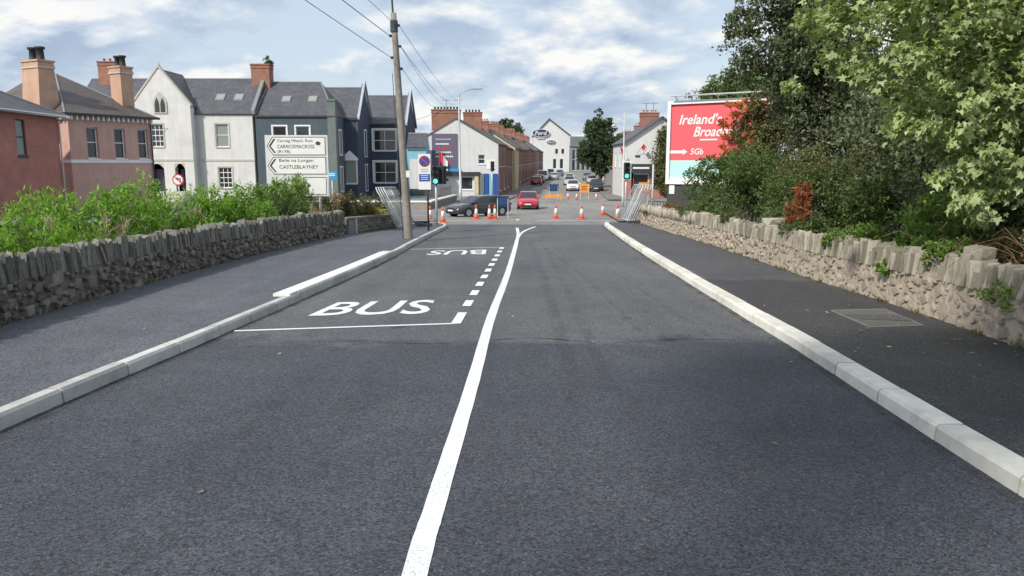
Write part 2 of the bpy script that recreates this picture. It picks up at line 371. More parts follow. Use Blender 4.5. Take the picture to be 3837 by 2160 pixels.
def limbs(parent, base, top, r, targets, seed, name='trunk', m='bark'):
    rnd = random.Random(seed); mb = MB(); b = Vector(base); t = Vector(top)
    path = [b+(t-b)*(i/5)+Vector((rnd.uniform(-.06, .06), rnd.uniform(-.06, .06), 0))*(i > 0) for i in range(6)]
    mb.tube(path, [r*(1-.13*i) for i in range(6)], 8)
    for q in targets:
        k = rnd.randint(2, 5); s = path[k]; e = Vector(q); md = s.lerp(e, .5)+Vector((rnd.uniform(-.2, .2), rnd.uniform(-.2, .2), .15))
        mb.tube([s, md, e], [r*.38, r*.22, r*.06], 6)
    return mb.build(name, m, parent, True)
def shrub(name, label, cat, blobs, n, size, asp, m, seed, up=.3, group=None, base=None, stems=6, shell=.5, stem_m='bark', fname='foliage', zmin=None):
    bx = base or (np.mean([b[0] for b in blobs]), np.mean([b[1] for b in blobs])); z0 = gz(bx[1])-.1
    o = thing(name, label, cat, (bx[0], bx[1], z0), 0, group)
    rel = [(b[0]-bx[0], b[1]-bx[1], b[2]-z0, *b[3:]) for b in blobs]
    crown(fname, rel, n, size, asp, m, o, seed, up, shell, zmin=zmin)
    rnd = random.Random(seed); mb = MB()
    for b in (rel if stems else []):
        for k in range(max(1, stems//len(rel))):
            e = Vector((b[0]+rnd.uniform(-.6, .6)*b[3], b[1]+rnd.uniform(-.6, .6)*b[4], b[2]+rnd.uniform(0, .6)*b[5]))
            s = Vector((b[0]*.8+rnd.uniform(-.2, .2), b[1]*.8+rnd.uniform(-.2, .2), 0)); mb.tube([s, s.lerp(e, .5)+Vector((rnd.uniform(-.1, .1), 0, .05)), e], [.022, .014, .004], 5)
    if stems: mb.build('stems', stem_m, o, True)
    return o

# ------------------------------------------------------------------ text
def text_mesh(s, bold=0.):
    cu = bpy.data.curves.new('lettering', 'FONT'); cu.body = s; cu.resolution_u = 3; cu.offset = bold
    ob = bpy.data.objects.new('lettering', cu); C.objects.link(ob); bpy.context.view_layer.update()
    dg = bpy.context.evaluated_depsgraph_get(); me = bpy.data.meshes.new_from_object(ob.evaluated_get(dg), depsgraph=dg)
    bpy.data.objects.remove(ob); bpy.data.curves.remove(cu); return me
def lettering(s, m, parent, fn, bold=0., shear=0., name='lettering'):
    """fn maps (u, v) in the unit box of the text to a 3D point"""
    me = text_mesh(s, bold); V = np.array([v.co[:] for v in me.vertices]); lo = V.min(0); hi = V.max(0)
    for v in me.vertices:
        a = (v.co.x-lo[0])/(hi[0]-lo[0]); b = (v.co.y-lo[1])/(hi[1]-lo[1]); v.co = fn(a+shear*(b-.5), b)
    me.materials.clear(); me.materials.append(M(m)); me.update(); return link(name, me, parent)

# ------------------------------------------------------------------ the setting: ground, roads, footpaths, kerbs, markings
KL = smooth_line([(-4.0, -8), (-3.85, 0), (-3.68, 5), (-3.40, 9), (-3.10, 14), (-2.93, 18.2), (-2.86, 24), (-2.72, 31), (-2.95, 33), (-3.7, 34.4)])
KR = smooth_line([(2.75, -8), (2.82, 0), (2.88, 4), (2.96, 6), (3.05, 8), (3.16, 12.8), (3.42, 20.7), (3.8, 29), (4.02, 33), (4.25, 34.4)])
WL = smooth_line([(-5.9, -6), (-5.95, 3), (-6.05, 8.7), (-6.17, 13), (-6.18, 17), (-5.88, 22.7), (-5.62, 25.4)])
WL2 = [(-5.55, 25.6), (-4.45, 29.9)]
WR = smooth_line([(5.0, -4), (5.08, 3), (5.17, 7.4), (5.27, 9.7), (5.31, 14), (5.5, 20.5), (5.6, 33.8)])
def strip(name, fl, fr, ys, dz, m, parent=None, nx=1):
    V = []; F = []
    for y in ys:
        a, b = fl(y), fr(y)
        for k in range(nx+1): V.append((a+(b-a)*k/nx, y, gz(y)+dz))
    for i in range(len(ys)-1):
        for k in range(nx): q = i*(nx+1)+k; F.append((q, q+1, q+nx+2, q+nx+1))
    return np_mesh(name, V, F, m, parent)
def yr(a, b, st):
    n = max(1, round((b-a)/st)); return [a+(b-a)*i/n for i in range(n+1)]
YBR = [y for y, _ in PROF]
def ysplit(ys): return sorted(set(ys) | {y for y in YBR if ys[0] < y < ys[-1]})
struct(strip('ground', lambda y: -1800, lambda y: 1800, [-60, 0, 55, 95, 166, 260, 600, 4000], -.14, 'ground_soil', nx=8))
road = struct(strip('road', lambda y: lerp_line(KL, y)-.02, lambda y: lerp_line(KR, y)+.02, yr(-8, 34, .6), 0, 'asphalt', nx=4))
struct(strip('junction_road', lambda y: -75, lambda y: 75, ysplit(yr(34, 262, 4)), -.005, 'asphalt_old', nx=10))
fpl = struct(strip('footpath', lambda y: lerp_line(WL, y)-.2 if y < 25.5 else lerp_line(WL2, y)-.2, lambda y: lerp_line(KL, y)-.1, yr(-6, 34, .6), .105, 'asphalt_path', nx=3))
fpr = struct(strip('footpath', lambda y: lerp_line(KR, y)+.17, lambda y: lerp_line(WR, y)+.2, yr(-6, 34, .6), .105, 'asphalt_path_dark', nx=3))
# kerbs: a bedding strip with each kerbstone laid against it
def kerb(name, line, side, y0, y1, step, m, wfun, hfun):
    mb = MB(); ys = yr(y0, y1, .5)
    for a, b in zip(ys, ys[1:]):
        P = []
        for dz in (-.1, .07):
            for y, o in ((a, .02), (b, .02), (b, .12), (a, .12)): P.append((lerp_line(line, y)+side*o, y, gz(y)+dz))
        mb.hexa(P)
    k = struct(mb.build(name, 'kerb_bed')); rnd = random.Random(name+m); y = y0
    while y < y1-.1:
        e = min(y+step, y1); g = .009; h = hfun((y+e)/2)+rnd.uniform(-.004, .004); w = wfun((y+e)/2); off = rnd.uniform(-.005, .005); ch = .025
        sec = [(0, -.06), (.012, h-ch), (.012+ch*.8, h), (w, h), (w, -.06)]
        s = MB(); s.prism(sec, 'y', 0, 1); V = []
        for x, t, z in s.v:
            yy = y+g if t == 0 else e-g; V.append((lerp_line(line, yy)+side*(x+off), yy, gz(yy)+z))
        s.v = V; mm = m((y+e)/2) if callable(m) else m; s.build('kerbstone', mm, k); y = e
    return k
kl = kerb('kerb', KL, -1, -6, 34.2, .915, 'kerb', lambda y: .295 if 11 < y < 18.4 else .135, lambda y: .140 if 11 < y < 18.4 else .118)
kr = kerb('kerb', KR, 1, -6, 34.2, .915, 'kerb_pale', lambda y: .20, lambda y: .118)
# white painted top of the raised kerb at the bus stop
mb = MB(); ys = yr(11.1, 18.3, .6)
for a, b in zip(ys, ys[1:]):
    mb.hexa([(lerp_line(KL, y)-o, y, gz(y)+dz) for dz in (.09, .148) for y, o in ((a, .05), (b, .05), (b, .30), (a, .30))])
mb.build('white_kerb_top', 'kerb_white', kl)
# painted markings, children of the road
def ribbon(name, pts, w, m='paint', parent=road, dz=.005, jig=0.):
    P = [Vector((x, y, 0)) for x, y in pts]; V = []; F = []; rnd = random.Random(len(pts))
    for i, p in enumerate(P):
        d = (P[min(i+1, len(P)-1)]-P[max(i-1, 0)]).normalized(); n = Vector((-d.y, d.x, 0))
        for s in (1, -1): q = p+n*s*(w/2+rnd.uniform(-jig, jig)); V.append((q.x, q.y, gz(q.y)+dz))
    for i in range(len(P)-1): F.append((2*i, 2*i+1, 2*i+3, 2*i+2))
    return np_mesh(name, V, F, m, parent)
CL = smooth_line([(-.47, -4), (-.46, 0), (-.44, 3.2), (-.42, 4), (-.35, 6.6), (-.28, 9.9), (-.12, 14), (.0, 18), (.14, 23.4), (.22, 27), (.21, 31.4)], 8)
ribbon('centre_line', CL, .118, jig=.002)
ribbon('fork_line', smooth_line([(.19, 25.2), (.30, 27.2), (.55, 29.6), (1.0, 32.2)]), .11, dz=.009)
ribbon('lane_dash', [(.28, 38.2), (.29, 39.3)], .16, parent=None).parent = bpy.data.objects['junction_road']
ribbon('bay_line', [(-3.36, 8.93), (-2, 9.19), (-.70, 9.43)], .075)
ribbon('bay_line', [(-2.8, 20.72), (-1.5, 21.1), (-.26, 21.42)], .075)
y = 9.40
for i in range(11):
    L_ = .85 if i == 0 else .56; f = lambda yy: -.715+(yy-9.4)*.0365
    ribbon('bay_dash', [(f(y), y), (f(y+L_), y+L_)], .125, dz=.009); y += L_+.55
def quadmap(a, b, c, d):
    def fn(u, v):
        x = (1-v)*((1-u)*a[0]+u*b[0])+v*((1-u)*d[0]+u*c[0]); y = (1-v)*((1-u)*a[1]+u*b[1])+v*((1-u)*d[1]+u*c[1]); return (x, y, gz(y)+.005)
    return fn
lettering('BUS', 'paint', road, quadmap((-2.76, 9.98), (-1.16, 10.16), (-1.16, 11.45), (-2.62, 11.2)), .012, name='bus_lettering')
lettering('BUS', 'paint', road, quadmap((-.70, 20.62), (-2.14, 20.26), (-2.22, 19.02), (-.68, 19.22)), .012, name='bus_lettering')
# white stop strip and pale crossing edge at the mouth of the junction
jr = bpy.data.objects['junction_road']
ribbon('joint_strip', [(-2.9, 34.2), (4.2, 34.0)], .10, 'patch_concrete', jr)
ribbon('edge_strip', [(1.15, 36.9), (1.7, 37.6), (6.2, 37.4)], .16, 'kerb_white', jr, .02)
ribbon('edge_strip', [(-3.2, 36.6), (-1.5, 37.5), (.1, 37.2)], .14, 'kerb', jr, .02)
# faint tyre marks and the transverse joint
for pts, w in (([(.55, 6), (.58, 10), (.62, 16), (.60, 24)], .16), ([(.85, 6.2), (.92, 11), (.95, 17), (.9, 25)], .12), ([(1.55, 8.4), (1.50, 11), (1.35, 15), (1.1, 19), (.8, 23)], .07), ([(2.3, 8.6), (2.2, 12), (2.0, 17)], .09), ([(-1.9, 5), (-1.85, 8)], .15)):
    ribbon('tyre_mark', smooth_line(pts, 8), w, 'tyre_mark', dz=.0025)
ribbon('surface_joint', smooth_line([(-3.3, 7.9), (-2, 8.35), (-.9, 8.2), (.2, 8.5), (1.1, 8.25), (2.0, 8.45), (3.0, 8.3)], 10), .035, 'crack', dz=.0025, jig=.012)
for line, sd in ((KL, 1), (KR, -1)):
    ribbon('gutter_dirt', [(lerp_line(line, y_)+sd*.05, y_) for y_ in yr(1, 33, .5)], .10, 'gutter_dirt', dz=.0035, jig=.02)
rs = random.Random(12)
for k in range(16):
    cx, cy, q = rs.uniform(-2.6, 2.4), rs.uniform(4, 20), rs.uniform(.03, .12); f_ = MB(); f_.face([(cx+q*math.cos(t*.628)*rs.uniform(.7, 1.2), cy+q*1.4*math.sin(t*.628)*rs.uniform(.7, 1.2), 0) for t in range(10)]); f_.v = [(x, y_, gz(y_)+.0032) for x, y_, _ in f_.v]; f_.build('oil_stain', 'oil_stain', road, fix=False)
# access cover in the right-hand footpath
cv = MB(); cov = [(4.18, 8.62), (4.86, 8.74), (4.98, 9.92), (4.22, 9.80)]
cv.face([(x, y, gz(y)+.110) for x, y in cov]); cvo = cv.build('access_cover', 'cover_concrete', fpr)
for a, b in zip(cov, cov[1:]+cov[:1]):
    f = MB(); d = Vector((b[0]-a[0], b[1]-a[1], 0)).normalized()*.0; f.tube([(a[0], a[1], gz(a[1])+.108), (b[0], b[1], gz(b[1])+.108)], .010, 6); f.build('cover_frame', 'patch_concrete', cvo)
f = MB(); f.face([(x, y, gz(y)+.114) for x, y in ((4.30, 9.15), (4.92, 8.98), (4.95, 9.45), (4.24, 9.50))]); f.build('cover_shadow', 'shadow_dark', cvo)  # diagonal shadow across the cover, painted as a darker patch
# fallen leaves
rng = np.random.default_rng(5); n = 95
P = np.stack([rng.uniform(3.4, 5.1, n), rng.uniform(4, 10.5, n), np.zeros(n)], 1); P = P[(rng.uniform(size=len(P)) < .35+.65*(P[:, 0] > 4.4))]
P = np.concatenate([P, np.stack([rng.uniform(-5.9, 2.8, 24), rng.uniform(4, 20, 24), np.zeros(24)], 1)])
P[:, 2] = [gz(y)+(.12 if (x > 3.2 or x < lerp_line(KL, y)-.15) else .012) for x, y in P[:, :2]]
V, F = leaf_faces(P, .055, .7, rng, 0, .15); V[:, 2] = np.repeat(P[:, 2], 4)+(V[:, 2]-np.repeat(P[:, 2], 4))*.25
V[:, 2] = np.maximum(V[:, 2], np.repeat(P[:, 2], 4)-.006)
o = np_mesh('fallen_leaves', V, F, 'leaf_dry'); tag(o, 'small pale dry leaves scattered on the dark footpaths', 'leaves', kind='stuff')

# ------------------------------------------------------------------ rubble walls with upright cope stones
def stone_meshes(name, k, seed, m, top=False, bulge=1.16):
    out = []; rnd = random.Random(seed)
    for i in range(k):
        c = [Vector((a*rnd.uniform(.34, .5), b*rnd.uniform(.28, .5), d*rnd.uniform(.28, .5))) for d in (-1, 1) for a, b in ((-1, -1), (1, -1), (1, 1), (-1, 1))]
        if top:
            tl = rnd.uniform(-.12, .12)
            for q in c[4:]: q.z = .42+tl*(1 if q.y > 0 else -1)+rnd.uniform(-.08, .06); q.x *= rnd.uniform(.45, 1); q.y = (.5 if q.y > 0 else -.5)*rnd.uniform(.5, 1)
            for q in c[:4]: q.z = -.5
        fs = ((3, 2, 1, 0), (4, 5, 6, 7), (0, 1, 5, 4), (1, 2, 6, 5), (2, 3, 7, 6), (3, 0, 4, 7)); V = list(c); F = []
        for f in fs:
            ctr = sum((c[j] for j in f), Vector())/4; ctr *= bulge; V.append(ctr); n = len(V)-1
            for a, b in zip(f, f[1:]+f[:1]): F.append((a, b, n))
        me = bpy.data.meshes.new(name); me.from_pydata([tuple(v) for v in V], [], F); me.update(); me.materials.append(M(m)); out.append(me)
    return out
def stone_wall(label, line, face, y0, y1, hb, hc, m_core, m_stone, m_cope, seed, sw, sh, cw, proud, thick=.40, lim=300, ystone=None, hv=1.):
    """line = road-side foot of the wall; face = +1 when the road lies at +x"""
    rnd = random.Random(seed)
    def core_sec(y, e): x = lerp_line(line, y); b = gz(y); return [(x-face*.03, b-.05), (x-face*.045, b+e), (x-face*(thick-.02), b+e), (x-face*thick, b-.15)]
    mb = MB(); ys = yr(y0, y1, .5); prev = None
    V = []; F = []
    for i, y in enumerate(ys):
        for x, z in core_sec(y, hb+.105+.06): V.append((x, y, z))
        if i:
            a = 4*(i-1); bq = 4*i
            for k in range(4): F.append((a+k, a+(k+1) % 4, bq+(k+1) % 4, bq+k))
    F += [(0, 1, 2, 3), tuple(4*(len(ys)-1)+k for k in (3, 2, 1, 0))]
    mb.v = V; mb.f = F; w = mb.build('stone_wall', m_core); tag(w, label, 'wall')
    stones = stone_meshes('stone', 9, seed, m_stone); copes = stone_meshes('cope_stone', 12, seed+1, m_cope, True, 1.0)
    def T(y, z, dep, wid, hei, out, tilt=0., yaw=0.):
        x = lerp_line(line, y); dx = lerp_line(line, y+.1)-lerp_line(line, y-.1); ang = math.atan2(-dx, .2)
        return Matrix.Translation((x+face*(out-dep/2), y, gz(y)+.105+z)) @ Matrix.Rotation(ang+yaw, 4, 'Z') @ Matrix.Rotation(tilt, 4, 'X') @ Matrix.Diagonal((dep, wid, hei, 1))
    # rubble: large stones thrown first, smaller ones packed between them
    S = []; cell = {}
    def free(cy, cz, r):
        for i in range(int((cy-.4)/.2), int((cy+.4)/.2)+1):
            for q in cell.get(i, ()):
                if ((q[0]-cy)/1.25)**2+(q[1]-cz)**2 < ((q[2]+r)*.88)**2: return False
        return True
    ar = (y1-y0)*hb
    for r0, r1, tries in ((.085, .12, 3.0), (.055, .08, 22), (.035, .05, 60), (.022, .032, 90)):
        for _ in range(int(ar*tries*sh[0]*14)):
            r = rnd.uniform(r0, r1); cy = rnd.uniform(y0, y1); cz = rnd.uniform(-.02, hb-.02)
            if cz+r > hb+.03 or not free(cy, cz, r): continue
            cell.setdefault(int(cy/.2), []).append((cy, cz, r)); S.append((T(cy, cz, .13, r*2.45, r*rnd.uniform(1.6, 2.1), rnd.uniform(*proud), rnd.uniform(-.6, .6)), rnd.randrange(9), cy))
    K = []; y = y0
    while y < y1-.04:
        ww = rnd.uniform(*cw); hh = hc*(1+hv*(rnd.choice((rnd.uniform(.62, .85), rnd.uniform(.85, 1.05), rnd.uniform(.9, 1.16)))-1))
        if rnd.random() < .05: hh *= 1.12; ww *= 1.3
        K.append((T(y+ww/2, hb+hh/2-.02, thick*rnd.uniform(.38, .62), ww*rnd.uniform(.72, .93), hh, rnd.uniform(-.035, .04), rnd.gauss(0, .11), rnd.gauss(0, .14)), rnd.randrange(12), y)); y += ww
    for nm, ms, lst, mm in (('stone', stones, S, m_stone), ('cope_stone', copes, K, m_cope)):
        vis = sorted([s for s in lst if s[2] > (ystone or y0)], key=lambda s: s[2]); near, far = vis[:lim], vis[lim:]+[s for s in lst if s[2] <= (ystone or y0)]
        for mtx, i, _ in near: o = link(nm, ms[i], w); o.matrix_local = mtx
        if far:
            V = []; F = []; n = 0
            for mtx, i, _ in far:
                vv = [tuple(mtx @ v.co) for v in ms[i].vertices]; V += vv; F += [[n+q for q in p.vertices] for p in ms[i].polygons]; n += len(vv)
            o = np_mesh('further_'+nm+'s', V, F, mm, w); o['kind'] = 'stuff'
    return w
stone_wall('dark grey rubble wall topped with upright slabs below the bright green plants', WL, 1, -2, 25.4, .50, .36, 'mortar_dark', 'stone_dark', 'cope_dark', 3, (.16, .36), (.07, .15), (.055, .14), (.0, .045), ystone=7.5, hv=.5)
stone_wall('tan rubble wall with jagged upright cope stones below the dark trees', WR, -1, -1, 33.9, .50, .34, 'mortar_tan', 'stone_tan', 'cope_tan', 17, (.16, .36), (.07, .14), (.032, .080), (-.032, .008), ystone=6.0)
# plants rooted in the right-hand wall, loose boulder on its top
for i, (y, s, lab) in enumerate([(10.6, .16, 'small green fern tuft growing out of the tan wall face'), (7.9, .26, 'leafy yellow-green tuft hanging over the tan wall near the footpath edge'), (31.5, .22, 'olive weed tuft on the far end of the tan wall')]):
    x = lerp_line(WR, y); o = thing('wall_plant', lab, 'plant', (x, y, gz(y)+.6))
    crown('foliage', [(-.03, 0, 0, s*.5, s, s*.7)], 260, .06, .45, 'leaf_lime' if i < 2 else 'leaf_olive', o, 40+i, .1, .2)
bl = stone_meshes('boulder', 3, 77, 'cope_tan')
for i, (y, sx, lab) in enumerate([(16.2, (.38, .55, .24), 'pale pinkish boulder lying on the tan wall top'), (8.75, (.24, .30, .22), 'grey angular boulder lying on the tan wall among the brambles')]):
    o = link('boulder', bl[i]); o.matrix_world = Matrix.Translation((lerp_line(WR, y)+.22, y, gz(y)+.105+.5+.36)) @ Matrix.Rotation(.3*i, 4, 'Z') @ Matrix.Diagonal((*sx, 1)); tag(o, lab, 'boulder')
# lower panelled wall beyond the left rubble wall
w2 = thing('low_wall', 'low dark stone wall with flat coping beside the leaning fence panels', 'wall', (-5.6, 25.6, gz(25.6)), math.atan2(4.3, 1.15))
L2 = math.hypot(1.15, 4.3)
def slope_box(mb, u0, u1, v0, v1, z0, z1, sl): mb.hexa([(u, v, z+sl*u) for z in (z0, z1) for u, v in ((u0, v0), (u1, v0), (u1, v1), (u0, v1))]); return mb
sl2 = (gz(29.9)-gz(25.6))/L2
slope_box(MB(), 0, L2, 0, .3, -.1, .60, sl2).build('wall_core', 'mortar_dark', w2)
stm = stone_meshes('stone', 6, 9, 'stone_dark'); rnd = random.Random(8); z = .14
while z < .56:
    u = .8
    while u < L2-.1:
        ww = rnd.uniform(.12, .3); o = link('stone', stm[rnd.randrange(6)], w2); o.matrix_local = Matrix.Translation((u+ww/2, .02, z+.05+sl2*u)) @ Matrix.Diagonal((ww*.96, .12, .115, 1)); u += ww
    z += .105
slope_box(MB(), 0, L2+.05, -.04, .34, .60, .66, sl2).build('coping', 'stone_dark', w2)
slope_box(MB(), .1, .5, -.03, .1, .05, .58, sl2).build('rendered_panel', 'render_grey', w2)
slope_box(MB(), .56, .68, -.06, .1, .05, .62, sl2).build('pier', 'pole_grey', w2)

# ------------------------------------------------------------------ buildings
class Face:
    """a wall plane in a house's local space: origin, horizontal direction; d is measured outwards"""
    def __init__(s, O, u): s.O = Vector((O[0], O[1], 0)); s.u = Vector((u[0], u[1], 0)).normalized(); s.n = Vector((s.u.y, -s.u.x, 0))
    def p(s, a, d, z): q = s.O+s.u*a+s.n*d; return (q.x, q.y, z)
    def bar(s, mb, a0, a1, d0, d1, z0, z1): mb.hexa([s.p(a, d, z) for z in (z0, z1) for a, d in ((a0, d1), (a1, d1), (a1, d0), (a0, d0))])
    def wall(s, mb, W, z0, H, holes, apex=None, depth=.16, apex_at=.5):
        xs = sorted({0, W, *[h[0] for h in holes], *[h[0]+h[2] for h in holes]}); zs = sorted({z0, H, *[h[1] for h in holes], *[h[1]+h[3] for h in holes]})
        for a, b in zip(xs, xs[1:]):
            for c, d in zip(zs, zs[1:]):
                mx, mz = (a+b)/2, (c+d)/2
                if any(h[0] < mx < h[0]+h[2] and h[1] < mz < h[1]+h[3] for h in holes): continue
                mb.face([s.p(a, 0, c), s.p(b, 0, c), s.p(b, 0, d), s.p(a, 0, d)])
        for h in holes:
            a, z, w, t = h[:4]; Q = [(a, z), (a+w, z), (a+w, z+t), (a, z+t)]
            for (p, q), (r, v) in zip(Q, Q[1:]+Q[:1]): mb.face([s.p(p, 0, q), s.p(r, 0, v), s.p(r, -depth, v), s.p(p, -depth, q)])
        if apex: mb.face([s.p(0, 0, H), s.p(W, 0, H), s.p(W*apex_at, 0, apex)])
    def window(s, root, h, style='sash', fm='trim_white', gm='glass', depth=.16, ft=.07, sill=True, surround=None, sw=.13):
        a, z, w, t = h[:4]; mb = MB(); d0, d1 = -depth+.02, -depth+.08
        for q in ((a, a+ft, z, z+t), (a+w-ft, a+w, z, z+t), (a+ft, a+w-ft, z, z+ft), (a+ft, a+w-ft, z+t-ft, z+t)): s.bar(mb, q[0], q[1], d0, d1, q[2], q[3])
        def vb(x): s.bar(mb, x-ft*.35, x+ft*.35, d0+.01, d1-.01, z+ft, z+t-ft)
        def hb(y): s.bar(mb, a+ft, a+w-ft, d0+.004, d1-.004, y-ft*.45, y+ft*.45)
        if style == 'sash': hb(z+t*.52)
        if style == 'grid22': vb(a+w/2); hb(z+t*.5)
        if style == 'grid34':
            for k in (1, 2): vb(a+w*k/3)
            for k in (1, 2, 3): hb(z+t*k/4)
        if style == 'two': vb(a+w/2)
        o = mb.build('window', fm, root)
        g = MB(); g.face([s.p(a+ft*.5, d0+.012, z+ft*.5), s.p(a+w-ft*.5, d0+.012, z+ft*.5), s.p(a+w-ft*.5, d0+.012, z+t-ft*.5), s.p(a+ft*.5, d0+.012, z+t-ft*.5)]); g.build('pane', gm, o)
        if sill: k = MB(); s.bar(k, a-.06, a+w+.06, -.02, .07, z-.09, z-.004); k.build('sill', surround or fm, o)
        if surround:
            k = MB(); e = sw
            for q in ((a-e, a-.003, z, z+t+e), (a+w+.003, a+w+e, z, z+t+e), (a-.003, a+w+.003, z+t+.003, z+t+e)): s.bar(k, q[0], q[1], -.01, .035, q[2], q[3])
            k.build('surround', surround, o)
        return o
def slab(mb, P, t):
    """roof slab: polygon P with thickness t below"""
    a, b, c = (Vector(q) for q in P[:3]); n = (b-a).cross(c-a).normalized(); n = n if n.z > 0 else -n
    k = len(P); base = mb.pts([Vector(p) for p in P]+[Vector(p)-n*t for p in P])
    mb.f.append(tuple(base+i for i in range(k))); mb.f.append(tuple(base+k+i for i in reversed(range(k))))
    for i in range(k): j = (i+1) % k; mb.f.append((base+i, base+k+i, base+k+j, base+j))
def ridge_roof(root, W, D, eave, ridge, m, ov=.25, side=.0, y0=0, rt='lead'):
    mb = MB(); ry = y0+D/2; k = (ridge-eave)/(D/2); e = eave-ov*k+.10
    slab(mb, [(-side, y0-ov, e), (W+side, y0-ov, e), (W+side, ry, ridge+.1), (-side, ry, ridge+.1)], .1)
    slab(mb, [(W+side, y0+D+ov, e), (-side, y0+D+ov, e), (-side, ry, ridge+.1), (W+side, ry, ridge+.1)], .1)
    o = mb.build('roof', m, root); r = MB(); r.tube([(-side, ry, ridge+.10), (W+side, ry, ridge+.10)], .085, 8); r.build('ridge_cap', rt, o); return o
def hip_roof(root, W, D, eave, ridge, m, ov=.3, inx=None, iny=None, rt='lead'):
    """hip roof; ridge runs from A to B"""
    A, B = inx, iny; e = eave; c = [(-ov, -ov, e), (W+ov, -ov, e), (W+ov, D+ov, e), (-ov, D+ov, e)]; A = (*A, ridge); B = (*B, ridge); mb = MB()
    if abs(A[0]-B[0]) > abs(A[1]-B[1]): fs = [[c[0], c[1], B, A], [c[1], c[2], B], [c[2], c[3], A, B], [c[3], c[0], A]]
    else: fs = [[c[0], c[1], A], [c[1], c[2], B, A], [c[2], c[3], B], [c[3], c[0], A, B]]
    for f in fs: slab(mb, f, .1)
    o = mb.build('roof', m, root); r = MB()
    for p, q in ((A, B), (c[0], A), (c[1], A if fs[0][-1] == A and len(fs[0]) == 3 else B)): r.tube([p, q], .07, 6)
    r.build('ridge_cap', rt, o); return o
def chimney(root, x, y, w, d, z0, z1, m, pots=2, pm='clay_dark', flare=0., band=None, ph=.55, along='x', pr=.13):
    mb = MB(); zc = z1-.42
    mb.taper(x, y, w+flare, d+flare*.3, z0, w, d, zc); mb.box(x-w/2-.05, x+w/2+.05, y-d/2-.05, y+d/2+.05, zc, zc+.10); mb.box(x-w/2-.02, x+w/2+.02, y-d/2-.02, y+d/2+.02, zc+.10, z1-.12); mb.box(x-w/2-.08, x+w/2+.08, y-d/2-.08, y+d/2+.08, z1-.12, z1)
    o = mb.build('chimney', m, root)
    if band: b = MB(); b.box(x-w/2-.07, x+w/2+.07, y-d/2-.07, y+d/2+.07, zc-.10, zc-.003); b.build('band', band, o)
    for k in range(pots):
        t = (k+.5)/pots-.5; p = MB(); p.lathe([(pr*1.1, 0), (pr*.9, .08), (pr*.8, ph*.8), (pr*1.15, ph*.84), (pr*1.15, ph), (pr*.7, ph)], 10, (x+(t*w*.9 if along == 'x' else 0), y+(t*d*.9 if along == 'y' else 0), z1)); p.build('chimney_pot', pm, o, True)
    return o
def house(name, label, cat, loc, rz, W, D, eave, ridge, wm, rm, front=(), right=(), left=(), ov=.25, side=.0, roof='ridge', z0=-.6, hipA=None, hipB=None, depth=.16, group=None, gutter=True):
    """holes: (a, z, w, h, style, kwargs)"""
    root = thing(name, label, cat, loc, rz, group); mb = MB(); ap = ridge if roof == 'ridge' else None
    F = Face((0, 0), (1, 0)); Rr = Face((W, 0), (0, 1)); Lf = Face((0, D), (0, -1)); B = Face((W, D), (-1, 0))
    F.wall(mb, W, z0, eave, front, None, depth); Rr.wall(mb, D, z0, eave, right, ap, depth); Lf.wall(mb, D, z0, eave, left, ap, depth); B.wall(mb, W, z0, eave, [])
    mb.build('wall', wm, root, fix=False)
    for fc, hs in ((F, front), (Rr, right), (Lf, left)):
        for h in hs:
            kw = dict(h[5]) if len(h) > 5 else {}
            fc.window(root, h, h[4] if len(h) > 4 else 'sash', depth=depth, **kw)
    if roof == 'ridge': ridge_roof(root, W, D, eave, ridge, rm, ov, side)
    elif roof == 'hip': hip_roof(root, W, D, eave, ridge, rm, ov, hipA, hipB)
    if gutter: g = MB(); gy = -ov-.02 if roof != 'ridge' else -ov-.02; gzv = (eave-ov*(ridge-eave)/(D/2)+.02) if roof == 'ridge' else eave-.06; g.box(-.02, W+.02, gy-.09, gy, gzv-.07, gzv+.03); g.build('gutter', 'trim_dark', root)
    root_faces = (F, Rr, Lf); return root, root_faces
WS = dict(surround='stone_trim')
# --- red brick house at the left edge: long wall faces the street
gy = -1.3
bh, _ = house('brick_house', 'red brick house with a tall sash window and grey hipped roof at left edge', 'house', (-27.4, 35.0, gy), R(93.8), 13, 8, 5.92, 8.2, 'brick_red', 'slate',
    front=[(8.45, 3.45, .95, 2.05, 'sash', dict(gm='glass_pale', fm='trim_dark')), (4.3, 3.45, .95, 2.05, 'sash', dict(fm='trim_dark'))],
    roof='hip', ov=.45, hipA=(4, 4), hipB=(9, 4))
mb = MB(); mb.box(-.5, 13.5, -.56, -.46, 5.80, 5.96); mb.build('fascia', 'trim_white', bh)
mb = MB(); mb.tube([(13.3, -.5, 5.82), (12.95, -.12, 5.45), (12.95, -.12, 5.2), (12.95, -.10, -.5)], .05, 6); mb.build('downpipe', 'pole_grey', bh)
# --- pink rendered house
rz = math.atan2(5.4, 2.81); gy = -1.45
ph, pf = house('pink_house', 'pink rendered house with white string course and bracketed eaves', 'house', (-28.77, 50.0, gy), rz, 6.15, 11, 6.35, 9.4, 'render_pink', 'slate_brown',
    front=[(1.2, 3.5, .80, 2.05, 'sash'), (3.2, 3.5, .80, 2.05, 'sash'), (5.0, 3.5, .80, 2.05, 'sash')], roof='hip', ov=.38, hipA=(2.9, 5.4), hipB=(2.9, 8), depth=.26, gutter=False)
mb = MB(); mb.box(-.04, 6.19, -.04, 11, 3.20, 3.42); mb.build('string_course', 'trim_white', ph)
mb = MB(); mb.box(-.42, 6.57, -.45, -.33, 6.26, 6.42); mb.box(-.45, -.33, -.45, 11, 6.26, 6.42); mb.build('fascia', 'trim_dark', ph)
bk = MB().box(-.055, .055, -.30, 0, -.26, 0).mesh('bracket'); bk.materials.append(M('trim_white'))
